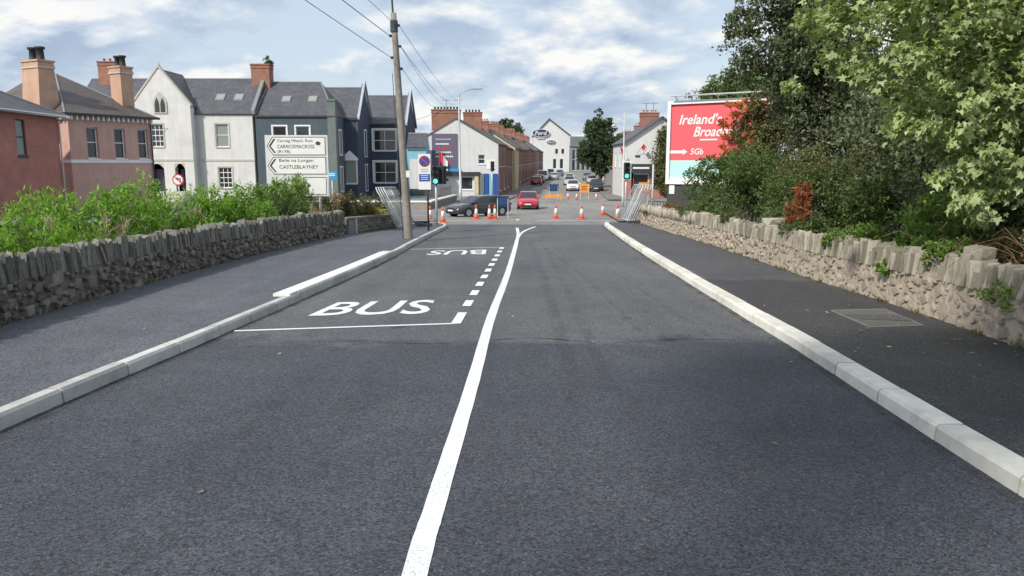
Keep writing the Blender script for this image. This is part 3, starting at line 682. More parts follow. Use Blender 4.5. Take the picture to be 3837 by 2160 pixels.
for k in range(17): o = link('bracket', bk, ph); o.location = (.12+k*.368, -.002, 6.25)
for k in range(7): o = link('bracket', bk, ph); o.location = (-.002, .3+k*.4, 6.25); o.rotation_euler = (0, 0, -math.pi/2)
chimney(ph, -.25, 2.2, 1.0, 1.75, 5.4, 9.75, 'render_orange', 2, flare=.55, band='stone_trim', ph=.85, along='y', pr=.27)
chimney(ph, 5.35, 1.75, .95, 1.15, 6.2, 9.95, 'render_orange', 2, flare=.0, band='stone_trim', ph=.75, along='y', pr=.24)
mb = MB(); mb.tube([(6.0, -.12, 6.1), (6.02, -.10, 4.0), (6.02, -.10, -.5)], .05, 6); mb.build('downpipe', 'trim_dark', ph)
# --- white gothic house with a front gable
gy = -1.77
wh = thing('white_house', 'pale cream house with pointed front gable and arched porch', 'house', (-41.0, 72.0, gy)); W = 16.8
front = [(13.3, 5.0, 1.2, 2.1, 'sash', dict(gm='glass_pale', surround='stone_trim')), (13.35, 1.2, 1.25, 1.9, 'grid34', dict(surround='stone_trim')), (1.5, 5.0, 1.2, 2.0, 'sash', WS)]
mb = MB(); Fm = Face((0, 0), (1, 0)); Fm.wall(mb, W, -.5, 8.1, front, None); Face((W, 0), (0, 1)).wall(mb, 8, -.5, 8.1, [], 11.5); Face((0, 8), (0, -1)).wall(mb, 8, -.5, 8.1, [], 11.5); mb.build('wall', 'render_white', wh, fix=False)
for h in front: Fm.window(wh, h, h[4], **h[5])
ridge_roof(wh, W, 8, 8.1, 11.5, 'slate', .2)
mb = MB(); mb.box(11.6, W+.02, -.05, 0, 3.70, 3.86); mb.build('string_course', 'stone_trim', wh)
# projecting gable bay
gb = [(1.55, 5.0, 1.15, 2.05, 'grid34', dict(surround='stone_trim'))]
porch = [(1.2, .9, 1.35, 2.55), (3.55, .9, .95, 2.55)]
Fg = Face((6.1, -.9), (1, 0)); GW = 5.35; mb = MB(); Fg.wall(mb, GW, -.5, 8.6, gb+porch, None, .2)
mb.face([Fg.p(0, 0, 8.6), Fg.p(GW, 0, 8.6), Fg.p(GW, 0, 8.75), Fg.p(GW*.52, 0, 11.95), Fg.p(GW*.48, 0, 11.95), Fg.p(0, 0, 8.75)])
Face((6.1+GW, -.9), (0, 1)).wall(mb, .9, -.5, 8.6, []); Face((6.1, 0), (0, -1)).wall(mb, .9, -.5, 8.6, []); gw = mb.build('gable_wall', 'render_white', wh, fix=False)
for h in gb: Fg.window(wh, h, h[4], depth=.2, **h[5])
def lancet(cx, z0_, w, h_, y, k_): return [(cx-w/2*k_, z0_), (cx+w/2*k_, z0_), (cx+w/2*k_, z0_+h_*.55), (cx+w*.3*k_, z0_+h_*.8), (cx, z0_+h_*k_), (cx-w*.3*k_, z0_+h_*.8), (cx-w/2*k_, z0_+h_*.55)]
gwd = MB().prism(lancet(6.1+2.62, 8.0, 1.25, 1.95, 0, 1), 'y', -.98, -.903).build('gable_window', 'stone_trim', wh)
for dx_ in (-.26, .26): MB().prism(lancet(6.1+2.62+dx_, 8.12, .42, 1.3, 0, 1), 'y', -.995, -.981).build('pane', 'glass', gwd)
for h in porch:   # arched heads over the porch openings and a dark plum door behind
    k = MB(); a, z, w, t = h; n = 8; top = z+t
    for s0 in (0, 1):
        P = [Fg.p(a+(w/2)*(1-s0 if False else 0), 0, top)] if False else []
        pts = [(a if s0 == 0 else a+w, top-.5)]
        for i in range(n+1):
            f = i/n; pts.append(((a+w/2*f) if s0 == 0 else (a+w-w/2*f), top-.5*(1-f)**2.0))
        pts.append((a if s0 == 0 else a+w, top)); k.face([Fg.p(x, -.03, zz) for x, zz in pts[1:]])
    k.build('arch_head', 'stone_trim', wh, fix=False)
    d = MB(); Fg.bar(d, a-.1, a+w+.1, -1.0, -.9, z-.1, top+.1); dd = d.build('porch_back', 'trim_dark', wh)
    d = MB(); Fg.bar(d, a+.15, a+w-.45, -.9, -.84, z, top-.5); d.build('door', 'door_plum', wh)
mb = MB(); Fg.bar(mb, -.03, GW+.03, 0, .05, 3.70, 3.86); mb.build('string_course', 'stone_trim', wh)
mb = MB()
for s0 in (0, 1):   # raking gable coping with finial
    a0 = Fg.p(-.12 if s0 == 0 else GW+.12, .06, 8.62); a1 = Fg.p(GW/2, .06, 12.12); mb.hexa([(a0[0], a0[1], a0[2]), (a1[0], a1[1], a1[2]-.02), (a1[0], a1[1]+.4, a1[2]-.02), (a0[0], a0[1]+.4, a0[2]), (a0[0], a0[1], a0[2]+.24), (a1[0], a1[1], a1[2]+.22), (a1[0], a1[1]+.4, a1[2]+.22), (a0[0], a0[1]+.4, a0[2]+.24)])
mb.taper(Fg.p(GW/2, 0, 0)[0], -.8, .22, .22, 12.2, .04, .04, 12.7); mb.build('gable_coping', 'stone_trim', wh)
mb = MB(); gx = 6.1
slab(mb, [(gx-.05, -.75, 8.66), (gx+GW/2, -.75, 12.02), (gx+GW/2, 4.2, 12.02), (gx-.05, 4.2, 8.66)], .1); slab(mb, [(gx+GW+.05, -.75, 8.66), (gx+GW/2, -.75, 12.02), (gx+GW/2, 4.2, 12.02), (gx+GW+.05, 4.2, 8.66)], .1); mb.build('gable_roof', 'slate', wh)
mb = MB(); mb.box(gx+1.0, gx+4.9, -2.6, -.95, -.3, .45); mb.box(gx+1.2, gx+4.7, -1.9, -.95, .45, .88); mb.build('porch_step', 'stone_trim', wh)
mb = MB(); mb.tube([(11.75, -.1, 8.0), (11.75, -.1, 5.8), (11.75, -.08, .0)], .05, 6); mb.build('downpipe', 'pole_grey', wh)
for x in (12.9, 14.65): # roof windows
    f = MB(); k = 3.4/4; f.hexa([(x+a, b, 8.1+k*b+c) for c in (.10, .19) for a, b in ((0, 1.35), (.85, 1.35), (.85, 2.05), (0, 2.05))]); fo = f.build('roof_window', 'lead', wh)
    g = MB(); g.face([(x+a, b, 8.1+k*b+.20) for a, b in ((.1, 1.42), (.75, 1.42), (.75, 1.97), (.1, 1.97))]); g.build('pane', 'glass_pale', fo)
mb = MB(); mb.prism([(0-.15, 8.0), (4, 11.75), (8.15, 8.0), (8.15, 8.35), (4, 12.1), (-.15, 8.35)], 'x', W-.05, W+.28); mb.build('party_coping', 'lead', wh)
chimney(wh, W-.1, 3.9, 1.75, 1.3, 9.5, 12.95, 'brick_old', 0)
chimney(wh, 2.0, 3.9, 1.9, 1.2, 9.5, 13.2, 'brick_old', 3, pm='brick_old', ph=.3)
# --- slate-blue house
sb, sf = house('slate_blue_house', 'slate blue rendered house with hipped roof and two skylights', 'house', (-23.95, 72.05, gy), 0, 7.4, 8, 7.88, 11.3, 'render_slateblue', 'slate',
    front=[(1.6, 5.0, 1.25, 1.9, 'plain', dict(surround='trim_white')), (3.75, 5.0, 1.25, 1.9, 'plain', dict(surround='trim_white')), (1.6, 1.2, 1.25, 1.9, 'plain', dict(surround='trim_white')), (3.75, 1.2, 1.25, 1.9, 'plain', dict(surround='trim_white'))],
    right=[(1.6, 4.3, 1.1, 2.3, 'plain', dict(surround='trim_white')), (1.6, .8, 1.1, 2.3, 'plain', dict(surround='trim_white'))], roof='hip', ov=.05, hipA=(.2, 4), hipB=(5.3, 4))
mb = MB(); mb.box(6.75, 7.5, -.12, .6, -.4, 9.2); mb.box(6.68, 7.57, -.19, .67, 9.2, 9.38); mb.build('corner_pier', 'render_greygreen', sb)
for x in (2.05, 4.55):
    f = MB(); k = 3.42/4; f.hexa([(x+a, b, 7.88+k*b+c) for c in (.05, .14) for a, b in ((0, 1.5), (.85, 1.5), (.85, 2.15), (0, 2.15))]); fo = f.build('roof_window', 'lead', sb)
    g = MB(); g.face([(x+a, b, 7.88+k*b+.15) for a, b in ((.1, 1.57), (.75, 1.57), (.75, 2.07), (.1, 2.07))]); g.build('pane', 'glass_pale', fo)
# --- navy gabled houses; gable ends with pale copings face the junction
def navy(label, x0, y, W, D, eave, ridge, front, zg, endm):
    h_, f_ = house('navy_house', label, 'house', (x0, y, zg), 0, W, D, eave, ridge, 'render_navy', 'slate', front=front, right=[(D/2-.55, 4.2, 1.1, 2.6, 'plain', dict(surround='trim_white')), (D/2-.55, .7, 1.1, 2.6, 'plain', dict(surround='trim_white'))], ov=.12)
    k = MB(); k.prism([(-.25, eave-.15), (D/2, ridge+.55), (D+.25, eave-.15), (D+.25, eave+.1), (D/2, ridge+.85), (-.25, eave+.1)], 'x', W-.02, W+.2); k.build('gable_coping', 'slate_trim', h_)
    k = MB(); k.prism([(-.05, -.3), (D+.05, -.3), (D+.05, eave), (D/2, ridge+.5), (-.05, eave)], 'x', W-.18, W-.03); k.build('gable_end', endm, h_)
    return h_
navy('dark navy house with white pointed doorway between slate blue and further navy house', -20.5, 76.0, 5.35, 7, 7.9, 11.0, [(3.75, 1.5, 1.3, 2.3, 'plain', dict(surround='trim_white', sw=.25, gm='glass_pale'))], gy, 'render_slateblue')
n2 = navy('dark navy house with two large white four-pane windows behind the utility pole', -15.9, 82.0, 4.6, 8, 7.65, 10.8, [(1.15, 4.85, 2.35, 2.15, 'grid22', dict(surround='trim_white', sw=.2)), (1.15, 1.45, 2.3, 2.2, 'grid22', dict(surround='trim_white', sw=.2))], -1.8, 'render_grey')
k = MB(); k.prism([(3.55, 3.78), (5.25, 3.78), (5.25, 3.95), (4.4, 4.75), (3.55, 3.95)], 'y', -.06, -.002); k.build('door_hood', 'trim_white', bpy.data.objects['navy_house'])
# --- light blue shop
lb, _ = house('blue_shop', 'small light blue shop with dark pitched roof beside the navy house', 'shop', (-11.05, 80.5, -1.85), 0, 2.05, 3.2, 5.2, 6.6, 'render_lightblue', 'slate', front=[], ov=.1)
k = MB(); k.box(.3, 2.03, -.06, -.003, .9, 4.0); k.build('shop_panel', 'render_bright', lb)
k = MB(); k.box(.1, 2.03, -.07, -.003, .2, .88); k.build('plinth', 'shop_dark', lb)
# --- white gable building with the advert: gable faces the camera, brick front faces the far street
SD = .085; SA = math.atan(SD)          # far street runs at this angle
def street(Y, off=0.): return -1.5+SD*(Y-84)+off
gB = thing('gable_building', 'white gable-ended building carrying a large purple advert and brick chimneys', 'building', (street(84)-9.2, 84.0, -1.9)); GW = 9.2; GD = 10; ge, ga = 5.75, 8.4
mb = MB(); Fq = Face((0, 0), (1, 0)); gh = [(5.1, .75, 1.3, 1.4, 'plain', {}), (7.0, 3.55, .75, 1.0, 'sash', {})]; Fq.wall(mb, GW, -.3, ge, gh, ga); mb.build('gable_wall', 'render_bright', gB, fix=False)
hs = [(1.2, 3.3, 1.0, 1.7, 'sash', {}), (4.2, 3.3, 1.0, 1.7, 'sash', {}), (7.2, 3.3, 1.0, 1.7, 'sash', {}), (1.2, .6, 1.6, 1.9, 'plain', {}), (6.4, .6, 1.6, 1.9, 'plain', {})]
mb = MB(); Fs = Face((GW, 0), (SD, 1)); Fs.wall(mb, GD, -.3, ge, hs); Face((0, GD), (0, -1)).wall(mb, GD, -.3, ge, []); mb.build('front_wall', 'brick_terrace', gB, fix=False)
for h in hs: Fs.window(gB, h, h[4])
for h in gh: Fq.window(gB, h, h[4])
mb = MB(); dx = SD*GD
slab(mb, [(GW+.2, -.1, ge-.02), (GW/2, -.1, ga+.1), (GW/2+dx, GD, ga+.1), (GW+.2+dx, GD, ge-.02)], .12); slab(mb, [(-.2, -.1, ge-.02), (GW/2, -.1, ga+.1), (GW/2+dx, GD, ga+.1), (-.2+dx, GD, ge-.02)], .12); mb.build('roof', 'slate_moss', gB)
chimney(gB, 3.45, 1.1, 3.1, 1.2, 7.2, 9.45, 'brick_old', 8, pm='clay_dark', ph=.28, pr=.12)
chimney(gB, 6.1, 6.5, 2.1, 1.5, 6.9, 9.5, 'brick_old', 5, pm='clay_dark', ph=.3, pr=.12)
ad = MB(); ad.box(1.95, 4.75, -.09, -.003, 3.10, 6.8); ado = ad.build('advert_panel', 'sign_purple', gB)
for i, (z, w_, m_) in enumerate([(6.2, 1.6, 'sign_back'), (5.7, 1.3, 'sign_white'), (5.25, 1.7, 'sign_red'), (4.8, 1.6, 'sign_white'), (4.35, 1.9, 'sign_white'), (3.85, 1.7, 'flag_red')]):
    rr = random.Random(i); x = 2.35
    while x < 2.35+w_: ww = rr.uniform(.12, .3); k = MB(); k.box(x, x+ww*.8, -.10, -.091, z-.08, z+.08); k.build('print_mark', m_, ado); x += ww
k = MB(); k.box(1.9, 5.0, -.45, -.003, 2.72, 3.05); k.build('shop_fascia', 'sign_cyan', gB)
k = MB(); k.box(1.9, 7.2, -.40, -.003, 2.25, 2.68); k.build('shop_canopy', 'shop_dark', gB)
k = MB(); k.box(7.9, 8.9, -.05, -.003, 3.0, 4.0); k.build('notice_board', 'sign_white', gB)
for i, x in enumerate((6.6, 7.2, 7.7, 8.2, 8.7)): k = MB(); k.box(x, x+.42, -.35, -.02, -.1, 2.5); k.build('shop_panel', ('render_cream', 'render_greygreen', 'sign_blue', 'render_lightblue', 'sign_blue')[i], gB)
# --- brick terrace down the left of the far street
def terr(name, label, Y, W, off, wm, rm, eave, ridge, group, ch=True, doorm='door_plum'):
    h_, f_ = house(name, label, 'house', (street(Y, off), Y, gz(Y)+.02), math.pi/2-SA, W, 7.5, eave, ridge, wm, rm,
        front=[(.8, 3.25, .95, 1.55, 'sash', {}), (W-1.9, 3.25, .95, 1.55, 'sash', {}), (.8, .8, 1.1, 1.55, 'sash', {}), (W-1.8, 0, .95, 2.3, 'plain', dict(gm=doorm, sill=False))], ov=.15)
    if ch: chimney(h_, W-.3, 3.75, .75, 1.5, ridge-.6, ridge+1.15, 'brick_old', 4, pm='render_orange', ph=.3, along='y', pr=.11)
    return h_
nums = ['first', 'second', 'third', 'fourth', 'fifth', 'sixth', 'seventh', 'eighth', 'ninth', 'tenth', 'eleventh', 'twelfth', 'thirteenth', 'fourteenth', 'fifteenth', 'sixteenth']
Y = 94.2; cols = ['brick_terrace', 'render_cream', 'brick_terrace', 'brick_old', 'brick_terrace', 'brick_terrace', 'brick_old', 'brick_terrace', 'brick_terrace', 'brick_old', 'render_grey', 'brick_terrace', 'brick_terrace', 'brick_old']
for i, c in enumerate(cols):
    nm = {'render_cream': 'cream rendered', 'render_grey': 'grey rendered', 'brick_old': 'dark red brick'}.get(c, 'brown brick')
    w_ = 7.2 if i != 1 else 6.4
    terr('terrace_house', f'{nm} terraced house, {nums[i]} along the left row beyond the white gable', Y, w_-.02, (.0 if i != 1 else .45), c, ('slate', 'slate_brown', 'slate_brown')[i % 3], 5.6+(.25 if i % 4 == 2 else 0), 8.0+(.25 if i % 4 == 2 else 0), 'brick terrace down the far street', i % 3 != 1); Y += w_
# --- white car showroom gable with oval emblems at the end of the street
fb = thing('showroom', 'tall white gabled showroom with blue oval emblems at the end of the street', 'building', (6.4, 224.0, gz(224)), 0)
mb = MB(); Ff = Face((0, 0), (1, 0)); hs = [(5.6, 1.0, 1.0, 2.8), (7.6, 1.0, 1.0, 2.8), (6.2, 5.2, .9, 1.5), (8.0, 5.2, .9, 1.5)]
Ff.wall(mb, 10.4, -.3, 10.6, hs, 15.2, .2, .42); Face((10.4, 0), (0, 1)).wall(mb, 14, -.3, 10.6, []); Face((0, 14), (0, -1)).wall(mb, 14, -.3, 10.6, []); mb.build('wall', 'render_bright', fb, fix=False)
for h in hs: Ff.window(fb, h, 'plain', depth=.2)
mb = MB(); slab(mb, [(-.3, -.3, 10.6), (4.37, -.3, 15.4), (4.37, 14, 15.4), (-.3, 14, 10.6)], .35); slab(mb, [(10.8, -.3, 10.55), (4.37, -.3, 15.4), (4.37, 14, 15.4), (10.8, 14, 10.55)], .35); mb.build('roof', 'slate_brown', fb)
def oval(cx, cz, rx, rz_, y, parent):
    k = MB(); k.prism([(cx+rx*math.cos(t*math.pi/14), cz+rz_*math.sin(t*math.pi/14)) for t in range(28)], 'y', y-.25, y-.06); o = k.build('oval_emblem', 'sign_white', parent)
    k = MB(); k.prism([(cx+rx*.93*math.cos(t*math.pi/14), cz+rz_*.88*math.sin(t*math.pi/14)) for t in range(28)], 'y', y-.30, y-.251); k.build('emblem_field', 'sign_navy', o)
    lettering('Ford', 'sign_white', o, lambda u, v: (cx-rx*.62+u*rx*1.24, y-.32, cz-rz_*.5+v*rz_*1.0), .01, .1)
oval(2.0, 11.2, 2.6, 1.15, -.25, fb); oval(5.0, 8.6, 1.35, .6, 0, fb)
k = MB(); k.box(.9, 3.1, -.3, -.02, 9.5, 10.2); k.build('emblem_bracket', 'pole_grey', fb)
gbld, gf = house('glass_block', 'pale blue grey flat-topped block right of the white showroom', 'building', (16.95, 223, gz(223)), 0, 7.5, 10, 7.2, 7.6, 'render_grey', 'lead', front=[(.5+k*1.4, .5, 1.0, 6.0, 'sash', dict(sill=False)) for k in range(5)], ov=.1)
k = MB(); k.box(-.1, 7.6, -.3, 0, 7.3, 10.2); k.build('roof_sign', 'render_greygreen', gbld)
# --- white pub on the right corner
pb = thing('pub', 'white gabled corner pub with black shopfront and orange brick piers', 'pub', (11.75, 80.0, -1.85)); mb = MB(); Fp = Face((0, 0), (1, 0)); PW = 7.6; pe, pa = 5.75, 8.25
hs = [(1.0, .9, 1.5, 1.5), (3.0, .9, 1.6, 1.5), (5.4, .9, 1.2, 1.5)]
Fp.wall(mb, PW, -.3, pe, hs, pa); Face((PW, 0), (0, 1)).wall(mb, 9, -.3, pe, []); sh = [(1.5, 3.2, 1.0, 1.5), (5.0, 3.2, 1.0, 1.5)]; Fx = Face((0, 9), (0, -1)); Fx.wall(mb, 9, -.3, pe, sh); mb.build('wall', 'render_bright', pb, fix=False)
for h in hs: Fp.window(pb, h, 'two', fm='trim_dark')
for h in sh: Fx.window(pb, h, 'sash')
mb = MB(); slab(mb, [(-.25, -.3, pe-.1), (PW/2, -.3, pa+.12), (PW/2, 9, pa+.12), (-.25, 9, pe-.1)], .16); slab(mb, [(PW+.25, -.3, pe-.1), (PW/2, -.3, pa+.12), (PW/2, 9, pa+.12), (PW+.25, 9, pe-.1)], .16); mb.build('roof', 'slate', pb)
k = MB(); k.box(-.05, 3.7, -.6, -.003, 2.55, 3.5); k.build('shop_fascia', 'shop_dark', pb)
k = MB(); k.box(.8, 2.5, -.63, -.601, 3.0, 3.18); k.build('fascia_lettering_strip', 'sign_white', pb)
for x in (-.02, .75, 2.62, 4.8, 6.8): k = MB(); k.box(x, x+.24 if x > 0 else x+.95, -.12, -.003, -.2, 2.5); k.build('brick_pier', 'brick_red', pb)
k = MB(); k.box(.9, 4.7, -.10, -.003, -.2, .85); k.build('stall_riser', 'brick_red', pb)
chimney(pb, 3.2, 4.2, 1.9, 1.1, 7.2, 9.0, 'brick_old', 4, pm='render_orange', ph=.3)
k = MB(); k.box(1.1, 1.6, -.06, -.003, 4.2, 4.4); k.build('wall_plaque', 'shop_dark', pb)
# right side of the far street beyond the pub
for i, (Y, c, nm) in enumerate([(97.5, 'render_ochre', 'ochre painted'), (90.0, 'brick_terrace', 'narrow brown brick'), (122.0, 'render_grey', 'grey rendered'), (131.0, 'brick_old', 'dark red brick'), (140.0, 'render_bright', 'white rendered')]):
    W_ = 7.2 if Y != 90 else 7.0; x = 12.6+SD*(Y-84)
    h_, _ = house('street_house', f'{nm} house on the right of the far street behind the street tree', 'house', (x, Y+W_, gz(Y)), -math.pi/2-SA, W_-.02, 7, 5.4, 7.6, c, 'slate',
        front=[(.8, 3.2, .95, 1.5, 'sash', {}), (W_-1.9, 3.2, .95, 1.5, 'sash', {}), (.8, .7, 1.1, 1.6, 'sash', {}), (W_-1.8, 0, .95, 2.3, 'plain', dict(gm='door_plum', sill=False))], ov=.12, group='houses on the right of the far street')
    chimney(h_, .4, 3.5, .75, 1.4, 7.0, 8.7, 'brick_old', 3, pm='render_orange', ph=.3, along='y', pr=.1)
# raised footpaths of the far street
struct(strip('footpath', lambda y: street(y)+.0, lambda y: street(y, 2.1), ysplit(yr(70, 230, 5)), .10, 'patch_concrete'))
struct(strip('footpath', lambda y: street(y, 11.6), lambda y: street(y, 13.9), ysplit(yr(72, 222, 5)), .10, 'patch_concrete'))
struct(strip('footpath', lambda y: -16, lambda y: -3.6-(y-35)*.1, [35.2, 37, 40.5], .10, 'patch_concrete'))
struct(strip('footpath', lambda y: 5.0+(y-35)*.06, lambda y: 12, [35.2, 38, 44, 50], .10, 'patch_concrete'))

# ------------------------------------------------------------------ boundary walls, poles, signals, signs
def poly_wall(name, label, pts, h, t, m, cop, cm='trim_white', cat='wall'):
    o = thing(name, label, cat, (pts[0][0], pts[0][1], gz(pts[0][1]))); ox, oy, oz = o.location
    for (a, b), (c, d) in zip(pts, pts[1:]):
        v = Vector((c-a, d-b, 0)).normalized(); n = Vector((-v.y, v.x, 0))*t/2; n2 = n*1.35
        for nn, z0, z1, mm, nm in ((n, -.2, h, m, 'wall_core'), (n2, h, h+cop, cm, 'coping')):
            MB().hexa([(x+s*nn.x-ox, y+s*nn.y-oy, gz(y)-oz+z) for z in (z0, z1) for x, y, s in ((a, b, -1), (c, d, -1), (c, d, 1), (a, b, 1))]).build(nm, mm, o)
    return o
poly_wall('boundary_wall', 'low dark stone boundary wall with white coping in front of the navy houses', [(-22, 57), (-6.1, 55.5), (-5.3, 71)], .52, .3, 'stone_dark', .10)
rl = thing('railing', 'brown vertical bar railing behind the white coped wall near the lamp post', 'railing', (-6.6, 58, gz(58)))
for k in range(26): MB().tube([(k*.04, k*.48, -.1), (k*.04, k*.48, 1.35)], .022, 5).build('bar', 'bark', rl)
for z in (.25, 1.25): MB().tube([(0, 0, z), (1.0, 12, z-.15)], .025, 5).build('rail', 'bark', rl)
# utility pole
up = thing('utility_pole', 'tall leaning timber utility pole on the left footpath', 'utility pole', (-3.23, 23.57, gz(23.57)+.1)); px = lambda z: -.046*z
MB().tube([(px(z), 0, z) for z in (-.3, 0, 1.5, 3, 4.5, 6.0, 6.75)], [.138, .135, .126, .115, .103, .092, .088], 14).build('pole', 'timber', up, True)
MB().tube([(px(6.5)-.01, -.03, 6.5), (px(7.6)-.01, -.03, 7.6)], .03, 8).build('cable_riser', 'dark_metal', up)
MB().lathe([(.115, 0), (.115, .32), (.1, .34)], 12, (px(6.5), 0, 6.2)).build('pole_band', 'dark_metal', up)
ins = MB().lathe([(.02, 0), (.045, .01), (.045, .07), (.02, .08)], 8).mesh('insulator'); ins.materials.append(M('black'))
INS = []
for z, s in ((6.35, 1), (6.05, -1), (5.75, 1), (5.42, -1), (5.1, 1)):
    o = link('insulator', ins, up); o.location = (px(z)+s*.13, -.02, z); INS.append((-3.23+px(z)+s*.15, 23.55, gz(23.57)+.1+z+.04)); MB().tube([(px(z), -.02, z+.03), (px(z)+s*.14, -.02, z+.03)], .014, 5).build('insulator_arm', 'dark_metal', up)
MB().tube([(px(5.0)-.15, -.03, 5.0), (px(2.5)-.165, -.03, 2.5), (-.175, -.03, -.05)], .012, 5).build('stay_wire', 'dark_metal', up)
MB().box(-.02, .10, -.165, -.145, 1.9, 2.1).build('pole_plate', 'sign_white', up)
def cable(label, a, b, sag, r=.007, group='overhead cables at the utility pole'):
    a, b = Vector(a), Vector(b); P = [a.lerp(b, t/14)-Vector((0, 0, sag*4*(t/14)*(1-t/14))) for t in range(15)]; o = thing('overhead_cable', label, 'cable', a, 0, group); MB().tube([p-a for p in P], r, 5).build('cable_run', 'cable_grey', o)
cable('upper of the cables running from the pole towards the top left', (-3.62, 23.5, 5.95), (-4.6, -1.5, 6.0), .05)
cable('thick middle cable running from the pole towards the top left', INS[1], (-4.8, -1.5, 5.4), .05, .011)
cable('lowest cable running from the pole towards the top left', INS[3], (-7.9, -1.5, 7.2), .1, .009)
for i, (k, e, lab) in enumerate([(0, (-5.4, 84.4, 8.2), 'topmost'), (2, (-6.1, 84.4, 8.0), 'second'), (2, (-7.0, 84.4, 7.9), 'third'), (4, (-7.8, 84.4, 7.75), 'lowest')]):
    cable(f'{lab} of the cables falling from the pole to the brick chimneys', INS[k], e, .5, .008)
cable('thin cable strung from the navy gable to the brick chimney', (-11.2, 84, 6.2), (-6.6, 84.6, 7.9), .15, .02)
cable('thin cable strung across the white and navy house fronts', (-33, 70.5, 4.9), (-11.6, 80.5, 6.1), .35, .014)
# street lamps
lp = thing('street_lamp', 'tall grey street lamp with outreach arm behind the dark car', 'street lamp', (-4.6, 68, gz(68)))
MB().tube([(0, 0, -.2), (0, 0, 1.2), (0, 0, 1.25), (-.05, 0, 6.9), (-.06, 0, 9.2)], [.14, .14, .10, .075, .06], 10).build('column', 'pole_grey', lp, True)
MB().tube([(-.06, 0, 9.1), (.1, 0, 9.55), (.5, 0, 9.75), (1.25, 0, 9.9)], .045, 8).build('arm', 'pole_grey', lp, True)
MB().hexa([(x, y, z) for z, e in ((9.82, .8), (9.98, 1)) for x, y in ((1.15, -.14*e), (2.0, -.17*e), (2.0, .17*e), (1.15, .14*e))]).build('lantern', 'pole_grey', lp, bevel=.03)
l2 = thing('street_lamp', 'slender grey lamp post with curled bracket beside the street tree', 'street lamp', (8.75, 60, gz(60)))
MB().tube([(0, 0, -.2), (0, 0, 1.0), (0, 0, 1.05), (-.03, 0, 7.3)], [.10, .10, .065, .045], 10).build('column', 'pole_grey', l2, True)
MB().tube([(-.02+.42*(math.cos(t)-1), 0, 6.55+.42*math.sin(t)) for t in [k*math.pi/8 for k in range(-1, 10)]], .028, 6).build('bracket', 'pole_grey', l2, True)
MB().lathe([(.05, .2), (.16, .1), (.18, 0), (.1, -.05)], 10, (-.84, 0, 6.2)).build('lantern', 'pole_grey', l2, True)
# traffic signals
def signal(label, x, y, zb, top, face=0., board=False, sc=1., two=False, lit=True):
    o = thing('traffic_signal', label, 'traffic signal', (x, y, zb), face, 'traffic signals at the junction')
    MB().tube([(0, .1, -.1), (0, .1, top-.05)], .05*sc, 10).build('pole', 'galv', o, True)
    def head(dx, dy, rot, lit):
        h = .72*sc; w = .27*sc; z0 = top-h; q = MB(); q.box(-w/2, w/2, -.10, .08, z0, top); hd = q.build('signal_head', 'black', o, bevel=.03); hd.location = (dx, dy, 0); hd.rotation_euler = (0, 0, rot)
        if board:
            q = MB(); e = .075
            for a in ((-w/2-e, -w/2-.003, z0-e, top+e), (w/2+.003, w/2+e, z0-e, top+e), (-w/2-.003, w/2+.003, top+.003, top+e), (-w/2-.003, w/2+.003, z0-e, z0-.003)): q.box(a[0], a[1], -.02, .02, a[2], a[3])
            q.build('backing_border', 'trim_white', hd)
        for k in range(3):
            zc = z0+h*(k+.5)/3; l = MB(); l.prism([(.088*sc*math.cos(t*math.pi/8), zc+.088*sc*math.sin(t*math.pi/8)) for t in range(16)], 'y', -.115, -.09); l.build('lens', 'lamp_green' if (k == 0 and lit) else 'lens_off', hd)
            v = MB()   # hood over each lens
            for t in range(8):
                a0, a1 = math.pi*t/8, math.pi*(t+1)/8; r = .10*sc; v.hexa([(rr*math.cos(a), yy, zc+rr*math.sin(a)) for yy in (-.24, -.09) for rr, a in ((r, a0), (r, a1), (r+.008, a1), (r+.008, a0))])
            v.build('hood', 'black', hd)
    head(0, 0, 0, lit)
    if two: head(.26, .14, math.pi*.75, False)
    return o
signal('slim traffic signal showing green beside the no-parking sign', -3.05, 30.5, gz(30.5)+.1, 2.42, two=True)
signal('white bordered traffic signal showing green beside the right leaning fence panels', 5.70, 38.0, gz(38)+.1, 2.78, board=True, sc=1.1)
signal('dark traffic signal on the far left corner before the brick terrace', -1.9, 74.0, gz(74)+.1, 3.6, face=R(25), sc=1.3, lit=False)
# no-parking sign with plate
def disc(parent, name, cx, cz, r, y0, y1, m, n=24):
    return MB().prism([(cx+r*math.cos(2*math.pi*t/n), cz+r*math.sin(2*math.pi*t/n)) for t in range(n)], 'y', y0, y1).build(name, m, parent)
ns = thing('road_sign', 'round blue and red no-parking sign with blue plate on a grey post', 'road sign', (-3.08, 27.8, gz(27.8)+.1))
MB().tube([(0, .05, -.1), (0, .05, 2.75)], .035, 8).build('post', 'dark_metal', ns, True)
MB().box(-.33, .12, -.012, .008, 1.50, 2.78).build('backing_plate', 'sign_white', ns)
disc(ns, 'sign_ring', -.10, 2.52, .20, -.022, -.013, 'sign_red'); disc(ns, 'sign_face', -.10, 2.52, .165, -.028, -.0225, 'sign_blue')
b_ = MB(); b_.hexa([(-.10+a*.7071+b*.7071*s, y, 2.52-a*.7071+b*.7071*s) for y in (-.033, -.0285) for a, b, s in ((-.165, .022, -1), (.165, .022, -1), (.165, .022, 1), (-.165, .022, 1))]); b_.build('slash', 'sign_red', ns)
MB().box(-.30, .09, -.02, -.0125, 1.80, 2.06).build('plate', 'sign_blue', ns)
for z in (2.22, 2.14): MB().box(-.24, .03, -.018, -.0125, z, z+.03).build('text_strip', 'sign_back', ns)
for z in (2.0, 1.93, 1.86): MB().box(-.24, .03, -.025, -.0205, z, z+.022).build('text_strip', 'sign_white', ns)
